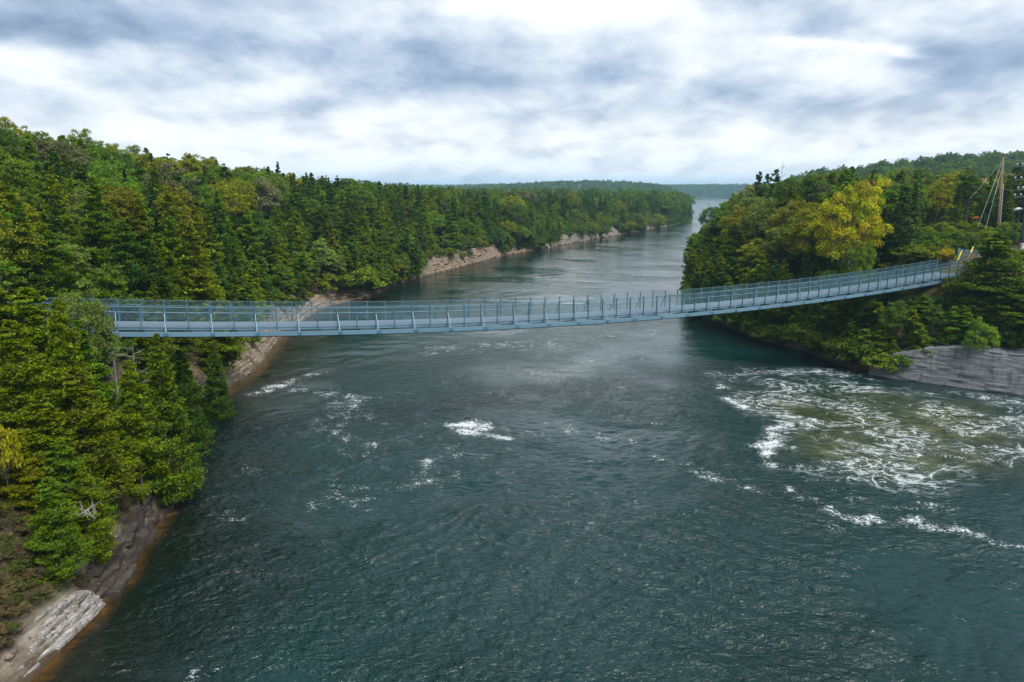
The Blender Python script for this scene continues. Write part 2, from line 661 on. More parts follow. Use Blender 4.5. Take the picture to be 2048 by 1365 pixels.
M_CEDAR = mat_leaf('cedar_foliage', 0.26, 0.012)
M_LEAF = mat_leaf('broadleaf_foliage', 0.36, 0.018)
M_NEEDLE = mat_leaf('needle_foliage', 0.14, 0.012)
M_MAPLE = mat_leaf('maple_foliage', 0.36, 0.018, 0.12)
M_BARK = mat_bark('grey_brown_bark', (0.055, 0.045, 0.037), (0.17, 0.15, 0.13))
M_DEAD = mat_bark('bleached_dead_wood', (0.20, 0.18, 0.165), (0.42, 0.40, 0.37))
M_TWIG = mat_bark('grey_dead_twigs', (0.13, 0.12, 0.11), (0.30, 0.28, 0.26))
M_GROUND = mat_ground()
M_ROCK_TAN = mat_rock('tan_limestone', (0.09, 0.066, 0.046), (0.245, 0.19, 0.14), (0.40, 0.33, 0.26), 1.0, (0.07, 0.05, 0.035))
M_ROCK_PALE = mat_rock('pale_limestone', (0.09, 0.083, 0.078), (0.26, 0.245, 0.235), (0.45, 0.435, 0.42), 1.3, (0.09, 0.075, 0.06))
M_ROCK_MIX = mat_rock('weathered_limestone', (0.09, 0.077, 0.066), (0.21, 0.19, 0.168), (0.35, 0.325, 0.295), 0.6, (0.08, 0.065, 0.05))
M_ROCK_GREY = mat_rock('grey_blue_limestone', (0.085, 0.091, 0.098), (0.165, 0.176, 0.186), (0.245, 0.256, 0.266), 0.9, (0.05, 0.05, 0.055))
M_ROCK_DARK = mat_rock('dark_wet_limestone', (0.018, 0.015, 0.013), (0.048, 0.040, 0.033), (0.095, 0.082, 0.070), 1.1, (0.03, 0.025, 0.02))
M_STEEL = mat_steel('blue_grey_galvanised_steel', (0.105, 0.200, 0.270))
M_STEEL_DK = mat_steel('blue_painted_steel', (0.050, 0.135, 0.205))
M_DECK = mat_steel('grey_deck_grating', (0.115, 0.160, 0.205), 0.65, 0.18)
M_DARKPLATE = mat_plain('dark_steel_plate', (0.03, 0.036, 0.042), 0.6)
M_WIRE = mat_plain('chain_link_wire', (0.10, 0.19, 0.235), 0.5)
M_WATER = mat_water()


# ------------------------------------------------------------------ the lie of the land: shores of the river
LEFT_PX = [(60, 1365), (165, 1258), (242, 1170), (330, 1020), (352, 962), (322, 898), (400, 822), (520, 738), (556, 690),
           (600, 645), (650, 612), (720, 602), (800, 568), (842, 556), (925, 535), (1000, 513), (1065, 502), (1130, 490),
           (1240, 470), (1330, 455), (1386, 441)]
RIGHT_PX = [(1500, 452), (1430, 470), (1390, 520), (1376, 590), (1400, 632), (1520, 682), (1610, 705), (1700, 738), (1790, 757),
            (1900, 770), (2048, 791)]
left_shore = [(-34, -40), (-26, 0), (-19.5, 20)] + [at(*p)[:2] for p in LEFT_PX]
far_pts = [(150, 600), (208, 900), (362, 1560), (372, 1800), (470, 2230), (700, 2260), (980, 2200), (1100, 1700), (900, 1200),
           (520, 900), (300, 760)]
right_shore = [(225, 640)] + [at(*p)[:2] for p in RIGHT_PX] + [(92, 58), (160, 48), (260, 40), (420, 30)]
near_pts = [(420, -40)]
POLY = np.array(left_shore + far_pts + right_shore + near_pts)
NL = len(left_shore) + 3      # the first segments belong to the left bank


def shore_distance(x, y):
    """signed distance to the water's edge (positive on land) and whether the left bank is nearest"""
    x = np.asarray(x, float)
    y = np.asarray(y, float)
    best = np.full(x.shape, 1e18)
    left = np.zeros(x.shape, bool)
    inside = np.zeros(x.shape, bool)
    n = len(POLY)
    for i in range(n):
        ax, ay = POLY[i]
        bx, by = POLY[(i + 1) % n]
        vx, vy = bx - ax, by - ay
        L2 = vx * vx + vy * vy
        tt = np.clip(((x - ax) * vx + (y - ay) * vy) / L2, 0, 1)
        d2 = (x - ax - tt * vx) ** 2 + (y - ay - tt * vy) ** 2
        m = d2 < best
        best = np.where(m, d2, best)
        left = np.where(m, i < NL, left)
        cr = ((ay > y) != (by > y))
        with np.errstate(divide='ignore', invalid='ignore'):
            xi = (bx - ax) * (y - ay) / (by - ay if by != ay else 1e-9) + ax
        inside ^= cr & (x < xi)
    d = np.sqrt(best)
    return np.where(inside, -d, d), left


def terrain(x, y, rough=True):
    x = np.asarray(x, float)
    y = np.asarray(y, float)
    d, left = shore_distance(x, y)
    wob = (fbm(x * 0.35, y * 0.35, 5, 3) - 0.5) * 1.4
    dd = d + np.where((d > 0.2) & (d < 60), wob * np.clip(d / 2.5, 0, 1), 0)
    lz = np.interp(dd, [-8, -1, 0, 0.5, 1.5, 3.0, 9.5, 18, 45, 100, 260, 900], [-5, -1.0, -0.05, 0.6, 1.9, 3.4, 9.8, 11.2, 13.8, 17.5, 21, 22])
    rz = np.interp(dd, [-8, -1, 0, 0.9, 3.0, 16, 40, 100, 300, 900], [-5, -1.0, -0.05, 1.3, 3.6, 11.2, 13.2, 14.2, 17, 18])
    lowr = np.interp(y, [0, 110, 260, 400, 520, 900, 1400], [1, 1, 0.80, 0.48, 0.28, 0.30, 0.6])
    lz = np.where(dd > 0, lz * lowr, lz)
    rz = np.where(dd > 0, rz * np.interp(y, [0, 160, 500], [1, 1, 0.7]), rz)
    z = np.where(left, lz, rz)
    land = np.clip(d / 30, 0, 1)
    z = z + land * 7.0 * np.exp(-((x + 125) / 70) ** 2 - ((y - 115) / 75) ** 2)
    z = z + land * 21.0 * np.exp(-((x - 335) / 150) ** 2 - ((y - 515) / 120) ** 2)
    z = z + land * 17.0 * np.exp(-((x - 175) / 210) ** 2 - ((y - 1540) / 260) ** 2)
    far = np.clip((y - 2150) / 500, 0, 1)
    z = z + land * far * (10 + 14 * fbm(x / 420, y / 700, 3, 3))
    z = z + land * (fbm(x / 60, y / 60, 9, 3) - 0.5) * 3.0
    if rough:
        z = z + np.clip(d / 1.5, 0, 1) * ((fbm(x * 0.9, y * 0.9, 21, 4) - 0.5) * 0.9 + (fbm(x * 0.33, y * 0.33, 25, 3) - 0.5) * 1.3 * np.clip(d / 4, 0, 1))
    return z


def axis(segs):
    out = []
    for a, b, s in segs:
        n = max(1, int(round((b - a) / s)))
        out += list(np.linspace(a, b, n, endpoint=False))
    out.append(segs[-1][1])
    return np.array(out)


def build_terrain():
    xs = axis([(-3500, -600, 120), (-600, -150, 15), (-150, -60, 3), (-60, -10, 0.55), (-10, 30, 2.0), (30, 90, 0.9), (90, 200, 3), (200, 700, 14), (700, 4500, 120)])
    ys = axis([(-40, 15, 3), (15, 105, 0.55), (105, 170, 1.0), (170, 420, 3.0), (420, 900, 10), (900, 2600, 35), (2600, 6000, 150)])
    X, Y = np.meshgrid(xs, ys)
    Z = terrain(X, Y)
    # drop the farthest land below the horizon line
    V = np.stack([X, Y, Z], -1).reshape(-1, 3)
    nx, ny = len(xs), len(ys)
    i = np.arange(ny - 1)[:, None] * nx + np.arange(nx - 1)[None, :]
    Fq = np.stack([i, i + 1, i + nx + 1, i + nx], -1).reshape(-1, 4)
    zf = Z.reshape(-1)[Fq].max(1)
    Fq = Fq[zf > -3.5]
    o = obj('terrain', mesh_from('terrain', V, Fq, M_GROUND, True))
    tag(o, 'brown rocky forest floor of both river banks', kind='structure')


build_terrain()


# ------------------------------------------------------------------ water
def seg_dist(x, y, pts):
    best = np.full(x.shape, 1e9)
    for (ax, ay), (bx, by) in zip(pts[:-1], pts[1:]):
        vx, vy = bx - ax, by - ay
        L2 = max(vx * vx + vy * vy, 1e-9)
        tt = np.clip(((x - ax) * vx + (y - ay) * vy) / L2, 0, 1)
        best = np.minimum(best, (x - ax - tt * vx) ** 2 + (y - ay - tt * vy) ** 2)
    return np.sqrt(best)


def in_poly(x, y, pts):
    inside = np.zeros(x.shape, bool)
    n = len(pts)
    for i in range(n):
        ax, ay = pts[i]
        bx, by = pts[(i + 1) % n]
        if ay == by:
            continue
        cr = ((ay > y) != (by > y))
        inside ^= cr & (x < (bx - ax) * (y - ay) / (by - ay) + ax)
    return inside


# streaks of foam on the river: photo-traced lines laid on the water plane (line, half width in m, density)
FOAM = [
    ([(512, 790), (558, 772), (616, 751), (640, 745)], 0.9, 0.62), ([(592, 775), (647, 782), (671, 792), (719, 796)], 1.0, 0.62),
    ([(690, 800), (665, 830), (655, 858)], 1.6, 0.62), ([(715, 815), (690, 850)], 1.6, 0.60), ([(700, 870), (735, 905)], 1.5, 0.56), ([(760, 850), (850, 880)], 2.4, 0.46),
    ([(650, 1011), (692, 991), (774, 974)], 0.9, 0.50), ([(640, 745), (700, 728), (770, 715)], 0.8, 0.42),
    ([(912, 852), (945, 848), (975, 856)], 0.8, 0.80), ([(916, 858), (955, 868), (1006, 876)], 0.6, 0.80),
    ([(1000, 878), (1050, 905), (1040, 935), (1010, 955)], 1.2, 0.45), ([(1100, 850), (1150, 861), (1198, 871), (1250, 885)], 0.9, 0.55),
    ([(960, 945), (1040, 965)], 0.9, 0.42), ([(1180, 800), (1280, 810)], 1.5, 0.35), ([(800, 830), (900, 900)], 2.5, 0.33),
    ([(1030, 740), (1150, 760), (1240, 775)], 2.5, 0.50), ([(880, 700), (1000, 690), (1120, 690)], 3.5, 0.54), ([(1150, 672), (1310, 662)], 4.5, 0.52), ([(1180, 722), (1340, 702)], 3.5, 0.50), ([(900, 760), (1010, 790)], 3.0, 0.45), ([(1240, 830), (1330, 860)], 1.6, 0.46),
    ([(1307, 917), (1377, 932), (1421, 954), (1468, 972), (1527, 980)], 0.7, 0.58), ([(1527, 980), (1600, 1000)], 0.7, 0.4),
    ([(1589, 980), (1630, 1002), (1681, 1027), (1721, 1042)], 0.55, 0.66), ([(1721, 1031), (1850, 1046), (1923, 1060), (1996, 1086), (2060, 1092)], 0.65, 0.66),
    ([(1780, 1015), (1850, 1012), (1900, 1015)], 0.5, 0.58), ([(1660, 925), (1750, 945), (1830, 965)], 0.7, 0.6),
    ([(1458, 795), (1490, 815), (1540, 830)], 0.55, 0.72), ([(1585, 838), (1552, 858), (1550, 885), (1526, 895), (1545, 925), (1560, 930)], 0.55, 0.80),
    ([(1575, 846), (1635, 843)], 0.5, 0.74), ([(1585, 858), (1680, 882), (1750, 905), (1850, 912), (1950, 905)], 0.6, 0.62),
    ([(1410, 744), (1440, 756), (1448, 775)], 0.5, 0.68), ([(1470, 742), (1560, 748), (1640, 760), (1720, 752)], 1.0, 0.56),
    ([(1600, 745), (1680, 742), (1740, 760)], 0.7, 0.5), ([(1590, 800), (1650, 820), (1700, 815)], 1.6, 0.55),
    ([(1840, 800), (1900, 810), (1960, 830), (2060, 850)], 0.5, 0.60), ([(1842, 826), (1880, 848), (1940, 868), (2060, 872)], 0.7, 0.60),
    ([(1700, 765), (1720, 785), (1680, 810)], 0.8, 0.55), ([(1880, 930), (1960, 920), (2000, 900)], 1.0, 0.5),
    ([(1560, 700), (1640, 720)], 0.4, 0.40), ([(1430, 690), (1500, 715)], 0.4, 0.42), ([(1545, 770), (1600, 785)], 0.7, 0.5),
    ([(375, 1346), (443, 1343), (511, 1312), (579, 1285)], 0.45, 0.48), ([(440, 1030), (475, 1040)], 0.7, 0.52), ([(470, 935), (490, 955)], 0.7, 0.5),
    ([(1330, 1060), (1450, 1090), (1530, 1130)], 1.4, 0.38), ([(1350, 1130), (1420, 1160), (1540, 1155)], 1.2, 0.38), ([(820, 1305), (960, 1285)], 0.9, 0.36),
    ([(1120, 1290), (1180, 1270)], 0.6, 0.35), ([(1300, 1205), (1420, 1220)], 0.8, 0.34), ([(540, 1330), (600, 1300)], 0.4, 0.46),
    ([(1200, 620), (1330, 625)], 3.0, 0.52), ([(900, 610), (960, 615)], 1.5, 0.50), ([(1090, 600), (1240, 596)], 4.0, 0.54), ([(1150, 560), (1330, 545)], 6.0, 0.48),
    ([(1000, 545), (980, 540)], 3.0, 0.40), ([(1376, 434), (1402, 433)], 2.0, 0.9),
]
LACE_PX = [(1440, 735), (1560, 738), (1700, 742), (1800, 775), (2060, 800), (2060, 955), (1950, 955), (1850, 985), (1760, 975), (1650, 945), (1540, 930),
           (1530, 900), (1560, 850), (1470, 812), (1400, 760)]


def build_water():
    rr = [13.0]
    while rr[-1] < 62:
        rr.append(rr[-1] + 0.17)
    while rr[-1] < 420:
        rr.append(rr[-1] * 1.0055)
    while rr[-1] < 4500:
        rr.append(rr[-1] * 1.035)
    rr = np.array(rr)
    az = np.radians(np.arange(-50, 50.01, 0.21))
    Rg, A = np.meshgrid(rr, az, indexing='ij')
    X = Rg * np.sin(A)
    Y = Rg * np.cos(A)
    d, left = shore_distance(X, Y)
    # waves: short-crested chop plus the curved train that runs across the eddy line
    Z = np.zeros_like(X)
    wr = np.random.default_rng(11)
    wx = X + 1.6 * (fbm(X * 0.12, Y * 0.12, 31, 3) - 0.5) * 4
    wy = Y + 1.6 * (fbm(X * 0.12 + 40, Y * 0.12, 37, 3) - 0.5) * 4
    res = np.interp(Rg, [13, 50, 80, 130, 300, 600], [1.15, 1.05, 0.48, 0.26, 0.18, 0.10])
    for k in range(46):
        lam = 0.75 * (8.0 / 0.75) ** wr.random()
        th = R(95) + wr.normal(0, 0.75)
        amp = 0.0062 * lam ** 0.72 * wr.uniform(0.5, 1.2)
        kx, ky = math.cos(th) * 2 * math.pi / lam, math.sin(th) * 2 * math.pi / lam
        vis = np.clip(lam / (Rg * 0.0085) - 0.6, 0, 1)
        q = kx * wx + ky * wy + wr.random() * 6.28
        Z += amp * vis * (np.sin(q) if k % 2 else 1.5 * (0.64 - np.abs(np.sin(q * 0.5))) * 1.3)
    pat = 0.45 + 1.1 * fbm(X * 0.07, Y * 0.07, 51, 3)
    Z *= pat * res
    # train of longer crests, lower right of the picture
    c0 = np.array(at(1450, 1120)[:2])
    m = np.exp(-(((X - c0[0]) / 11) ** 2 + ((Y - c0[1]) / 9) ** 2))
    a0 = np.array(at(1250, 1060)[:2])
    a1 = np.array(at(1650, 1190)[:2])
    cd = (a1 - a0) / np.linalg.norm(a1 - a0)
    nd = np.array([-cd[1], cd[0]])
    ph = (X * nd[0] + Y * nd[1]) + 0.9 * (fbm(X * 0.15, Y * 0.15, 71, 3) - 0.5) * 4
    tr = np.sin(ph * 2 * math.pi / 1.15) + 0.35 * np.sin(ph * 4 * math.pi / 1.15 + 0.8)
    Z += 0.055 * m * tr * (0.4 + 1.2 * fbm(X * 0.5, Y * 0.5, 77, 2))
    # boils and the step along the eddy line on the right
    lacep = [at(*p)[:2] for p in LACE_PX]
    ins = in_poly(X, Y, lacep)
    dl = seg_dist(X, Y, lacep + lacep[:1])
    sd = np.where(ins, dl, -dl)
    lace = np.clip((sd + 2.0) / 4.0, 0, 1)
    Z += lace * 0.11 * (fbm(X * 0.55, Y * 0.55, 83, 4) - 0.5) * 2
    Z *= np.clip(-d / 1.5, 0.1, 1)
    foam = np.full(X.shape, 0.0)
    jx = (fbm(X * 0.6, Y * 0.6, 91, 3) - 0.5) * 2.0
    jy = (fbm(X * 0.6 + 9, Y * 0.6, 93, 3) - 0.5) * 2.0
    for pts, w, den in FOAM:
        wp = [at(*p)[:2] for p in pts]
        bx0 = min(p[0] for p in wp) - 5 * w
        bx1 = max(p[0] for p in wp) + 5 * w
        by0 = min(p[1] for p in wp) - 5 * w
        by1 = max(p[1] for p in wp) + 5 * w
        sel = (X > bx0) & (X < bx1) & (Y > by0) & (Y < by1)
        if not sel.any():
            continue
        dd = seg_dist((X + jx * min(w, 1.2))[sel], (Y + jy * min(w, 1.2))[sel], wp)
        w2_ = w * 2.3 + 0.25
        g = min(den * 1.02, 0.76) * np.exp(-(dd / w2_) ** 2)
        foam[sel] = np.maximum(foam[sel], g)
    # scattered flecks where the current carries them
    sc = np.clip((fbm(X * 0.10, Y * 0.10, 101, 4) - 0.5) * 3.4, 0.30, 1) * 0.56
    sc *= np.clip((-d - 3) / 6, 0, 1) * np.interp(Rg, [20, 40, 110, 220], [0.8, 1, 1, 0.3])
    foam = np.maximum(foam, sc)
    foam *= 0.55 + 0.85 * fbm(X * 0.8, Y * 0.8, 171, 3)
    foam = np.maximum(foam, lace * 0.36 * fbm(X * 0.3, Y * 0.3, 161, 3))
    oc0 = np.array(at(1830, 870)[:2])
    olive = np.clip((sd + 1.0) / 5.0, 0, 1) * np.clip(np.exp(-((X - oc0[0]) / 17) ** 2 - ((Y - oc0[1]) / 12) ** 2) * 1.5, 0, 1) * (0.45 + 0.8 * fbm(X * 0.2, Y * 0.2, 111, 3))
    olive = np.clip(olive, 0, 1)
    shw = np.interp(Y, [0, 20, 48, 56, 75, 95, 110], [0.9, 0.9, 1.1, 1.9, 1.2, 0.9, 0.5])
    shallow = np.where(left, np.clip(1 - (-d + 0.7 * (fbm(X * 0.8, Y * 0.8, 121, 3) - 0.5)) / shw, 0, 1), 0) ** 1.3
    bank_reflection = np.clip(1 + d / np.where(left, 10.0, 8.0), 0, 1) ** 0.8 * np.clip(0.5 + 0.9 * fbm(X * 0.12, Y * 0.12, 181, 3), 0, 1) * np.clip(1 - lace, 0, 1)  # strength of the painted tree reflection, fading out from each bank
    bc = np.array(at(1230, 690)[:2])
    calm = np.interp(Rg, [42, 60, 85, 110, 160, 220, 700, 1500], [1.1, 0.75, 0.28, 0.15, 0.15, 0.18, 0.26, 0.30]) * (1 - 0.62 * np.exp(-((X - bc[0]) / 16) ** 2 - ((Y - bc[1]) / 22) ** 2))
    Z *= 1 - 0.5 * np.exp(-((X - bc[0]) / 16) ** 2 - ((Y - bc[1]) / 22) ** 2)
    fade = np.interp(Rg, [20, 45, 90, 160], [1.0, 0.8, 0.35, 0.08])
    V = np.stack([X, Y, Z], -1).reshape(-1, 3)
    nr, na = X.shape
    i = np.arange(nr - 1)[:, None] * na + np.arange(na - 1)[None, :]
    Fq = np.stack([i, i + 1, i + na + 1, i + na], -1).reshape(-1, 4)
    keep = d.reshape(-1)[Fq].min(1) < 2.5
    Fq = Fq[keep]
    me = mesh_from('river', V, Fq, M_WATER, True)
    for nm, arr in (('foam', foam), ('lace', lace), ('olive', olive), ('shallow', shallow), ('fade', fade), ('calm', calm), ('bank_reflection', bank_reflection), ('tone', fbm(X * 0.06, Y * 0.06, 131, 4)), ('patch', fbm(X * 0.09, Y * 0.09, 141, 3)), ('patchy', fbm(X * 0.25, Y * 0.25, 151, 3))):
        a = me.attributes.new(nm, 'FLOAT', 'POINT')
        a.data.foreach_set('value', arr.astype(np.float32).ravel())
    o = obj('river_water', me)
    tag(o, 'dark teal river with foam streaks flowing under the footbridge', kind='structure')


build_water()


# ------------------------------------------------------------------ cliffs: each stratum is a ledge of its own
def resample(pts, step):
    pts = np.asarray(pts, float)
    seg = np.linalg.norm(np.diff(pts, axis=0), axis=1)
    s = np.concatenate([[0], np.cumsum(seg)])
    n = max(3, int(s[-1] / step))
    u = np.linspace(0, s[-1], n)
    return np.stack([np.interp(u, s, pts[:, 0]), np.interp(u, s, pts[:, 1])], 1), u


def smooth_path(pts, it=2):
    pts = [np.array(p, float) for p in pts]
    for _ in range(it):
        new = [pts[0]]
        for a, b in zip(pts[:-1], pts[1:]):
            new += [a * 0.75 + b * 0.25, a * 0.25 + b * 0.75]
        new.append(pts[-1])
        pts = new
    return np.array(pts)


def cliff(label, path, z0, z1, mat, seed, lean=0.25, layer=(0.22, 0.5), jag=0.35, step=0.3, depth=1.6, inland=None, offset=0.15, taper=2.0, vary=1.0):
    """ledges stacked from z0 to z1 along a plan path; inland = side the rock lies on (+1 left of the path direction)"""
    rs = np.random.default_rng(seed)
    P, u = resample(smooth_path(path), step)
    T = np.gradient(P, axis=0)
    T /= np.linalg.norm(T, axis=1)[:, None] + 1e-9
    N = np.stack([-T[:, 1], T[:, 0]], 1)
    mp = P[len(P) // 2] + N[len(P) // 2] * 0.8
    if shore_distance(mp[None, 0], mp[None, 1])[0][0] < 0:
        N = -N
    root = empty('rock_cliff', (float(P[len(P) // 2][0]), float(P[len(P) // 2][1]), 0))
    tag(root, label, 'cliff', kind='structure')
    org = np.array([P[len(P) // 2][0], P[len(P) // 2][1], 0])
    z = z0
    k = 0
    endf = np.clip(np.minimum(u - u[0], u[-1] - u) / taper, 0, 1)
    topz = z0 + (z1 - z0) * (0.35 + 0.65 * endf ** 0.6) * (1 + vary * (1.1 * fbm(u * 0.22, u * 0 + seed, seed, 3) - 0.55))
    while z < z1 * 1.12:
        th = rs.uniform(*layer)
        blk = vnoise(np.floor(u / rs.uniform(0.7, 1.6) + rs.random()) * 1.37 + k * 5.1, u * 0 + k * 3.3 + seed, seed)
        off = offset + lean * (z - z0) + jag * (blk - 0.4) + 0.35 * jag * (fbm(u * 1.1 + k * 7.7, u * 0 + k, seed + 3, 3) - 0.5) + rs.uniform(-0.1, 0.1) * jag
        zt = np.minimum(z + th, np.maximum(topz, z + 0.02)) + 0.05 * (fbm(u * 0.8 + k, u * 0, seed + 9, 2) - 0.5)
        live = topz > z + 0.02
        z_lo = z - 0.05
        f0 = P + N * (off - 0.0)[:, None]
        f1 = P + N * (off + 0.04 + 0.03 * rs.random())[:, None]
        bk = P + N * (off + depth)[:, None]
        n = len(P)
        V = np.concatenate([np.c_[f0, np.full(n, z_lo)], np.c_[f0, z_lo + (zt - z_lo) * 0.8], np.c_[f1, zt], np.c_[bk, zt + 0.03]]) - org
        i = np.arange(n - 1)[live[:-1] & live[1:]]
        if len(i) > 1:
            Fq = np.concatenate([np.stack([i + r * n, i + 1 + r * n, i + 1 + (r + 1) * n, i + (r + 1) * n], 1) for r in range(3)])
            used = np.unique(Fq)
            remap = np.full(len(V), -1)
            remap[used] = np.arange(len(used))
            obj('rock_ledge', mesh_from('rock_ledge', V[used], remap[Fq], mat), root)
        z += th
        k += 1
    return root


def sh(*px):
    return [at(*p)[:2] for p in px]


cliff('pale layered limestone slab at the water, bottom left corner', sh((40, 1365), (165, 1258), (205, 1212)), 0.1, 1.9, M_ROCK_PALE, 3, lean=0.62, layer=(0.05, 0.20), jag=0.45, step=0.08, depth=1.2, offset=-0.15, taper=3.0, vary=1.2)
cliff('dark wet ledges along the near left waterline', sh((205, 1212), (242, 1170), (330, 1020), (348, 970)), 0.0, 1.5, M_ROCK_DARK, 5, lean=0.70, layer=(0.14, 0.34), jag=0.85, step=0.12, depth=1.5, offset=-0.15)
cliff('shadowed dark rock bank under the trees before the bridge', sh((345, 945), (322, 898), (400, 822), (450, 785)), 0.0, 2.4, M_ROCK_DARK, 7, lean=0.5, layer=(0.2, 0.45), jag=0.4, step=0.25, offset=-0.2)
cliff('tan rock bank below the left part of the footbridge', sh((440, 792), (520, 738), (548, 700), (560, 684), (590, 655)), 0.0, 3.0, M_ROCK_TAN, 9, lean=0.55, layer=(0.2, 0.5), jag=0.5, step=0.3, offset=0.2)
cliff('pinkish tan rock ledges just beyond the footbridge', sh((585, 660), (650, 612), (720, 602), (745, 592)), 0.0, 2.6, M_ROCK_TAN, 13, lean=0.8, layer=(0.25, 0.55), jag=0.6, step=0.4, offset=0.2)
cliff('tan undercut cliff at the left waterline mid river', sh((800, 568), (842, 556), (925, 535), (1000, 513), (1060, 503)), 0.0, 3.4, M_ROCK_TAN, 17, lean=0.6, layer=(0.35, 0.8), jag=0.9, step=0.6, offset=0.2, taper=9)
cliff('pale grey rock face at the left waterline upstream', sh((1095, 497), (1130, 490), (1240, 470)), 0.0, 3.8, M_ROCK_MIX, 19, lean=0.3, layer=(0.5, 1.0), jag=1.0, step=0.9, offset=0.3, depth=2.5, taper=10)
cliff('small far pale rock outcrop near the river bend', sh((1285, 462), (1335, 454)), 0.0, 3.6, M_ROCK_MIX, 23, lean=0.25, layer=(0.6, 1.2), jag=1.2, step=1.2, offset=0.3, depth=3, taper=8)
cliff('grey blue smooth limestone wall at the right water edge', [at(1740, 748)[:2], at(1790, 757)[:2], at(1900, 770)[:2], at(2048, 791)[:2], (70, 63.5)], 0.0, 4.2, M_ROCK_GREY, 29, lean=0.10, layer=(0.16, 0.42), jag=0.15, step=0.35, offset=-0.45, depth=3.2, taper=9, vary=0.25)


# loose stones along the near left shore: nobody could count them
def build_rubble():
    rs = np.random.default_rng(41)
    V, Fq = [], []
    ico = np.array([(0, 0, 1), (0.9, 0, 0.1), (0.3, 0.85, 0), (-0.75, 0.5, 0.1), (-0.7, -0.55, -0.05), (0.3, -0.9, 0.1), (0, 0, -0.8)])
    fc = [(0, 1, 2), (0, 2, 3), (0, 3, 4), (0, 4, 5), (0, 5, 1), (6, 2, 1), (6, 3, 2), (6, 4, 3), (6, 5, 4), (6, 1, 5)]
    path, u = resample(np.array(left_shore[3:13]), 0.04)
    T = np.gradient(path, axis=0)
    T /= np.linalg.norm(T, axis=1)[:, None]
    N = np.stack([-T[:, 1], T[:, 0]], 1)
    idx = rs.integers(0, len(path), 2600)
    off = np.abs(rs.normal(0.9, 1.1, 2600)) + 0.1
    pts = path[idx] + N[idx] * off[:, None]
    zz = terrain(pts[:, 0], pts[:, 1])
    for (x, y), z in zip(pts, zz):
        if z < 0:
            continue
        s = 0.05 * rs.pareto(3.0) + 0.03
        s = min(s, 0.34)
        a = rs.random() * 6.28
        R3 = np.array([[math.cos(a), -math.sin(a), 0], [math.sin(a), math.cos(a), 0], [0, 0, 1]])
        q = (ico * (1 + rs.uniform(-0.3, 0.3, ico.shape))) * np.array([s * 1.3, s, s * 0.55]) @ R3.T + (x, y, z + s * 0.15)
        b = len(V)
        V += list(q)
        Fq += [tuple(b + i for i in f) for f in fc]
    o = obj('shore_rubble', mesh_from('shore_rubble', np.array(V), np.array(Fq), M_ROCK_TAN))
    tag(o, 'loose pale stones strewn along the near left shore', 'rubble', kind='stuff')


build_rubble()
# ------------------------------------------------------------------ the footbridge
BX, BY, BPHI = -27.149, 48.293, 0.43187
BZ0, BZ1, BZ2 = -8.0856, -0.089137, 0.00093673
BAY = 3.0
N_FIRST, N_LAST = -2, 33
DIR = Vector((math.cos(BPHI), math.sin(BPHI), 0))
PERP = Vector((-math.sin(BPHI), math.cos(BPHI), 0))       # away from the camera
RAIL_H = 1.07
WIDTH = 2.64


def deck_pt(n, lat=0.0, up=0.0):
    """a point of the bridge: n bays along, lat metres across (0 = near side), up metres above the deck"""
    s = n * BAY
    z = CAM_H + BZ0 + BZ1 * s + BZ2 * s * s - RAIL_H
    p = Vector((BX, BY, 0)) + DIR * s + PERP * lat
    return Vector((p.x, p.y, z + up))


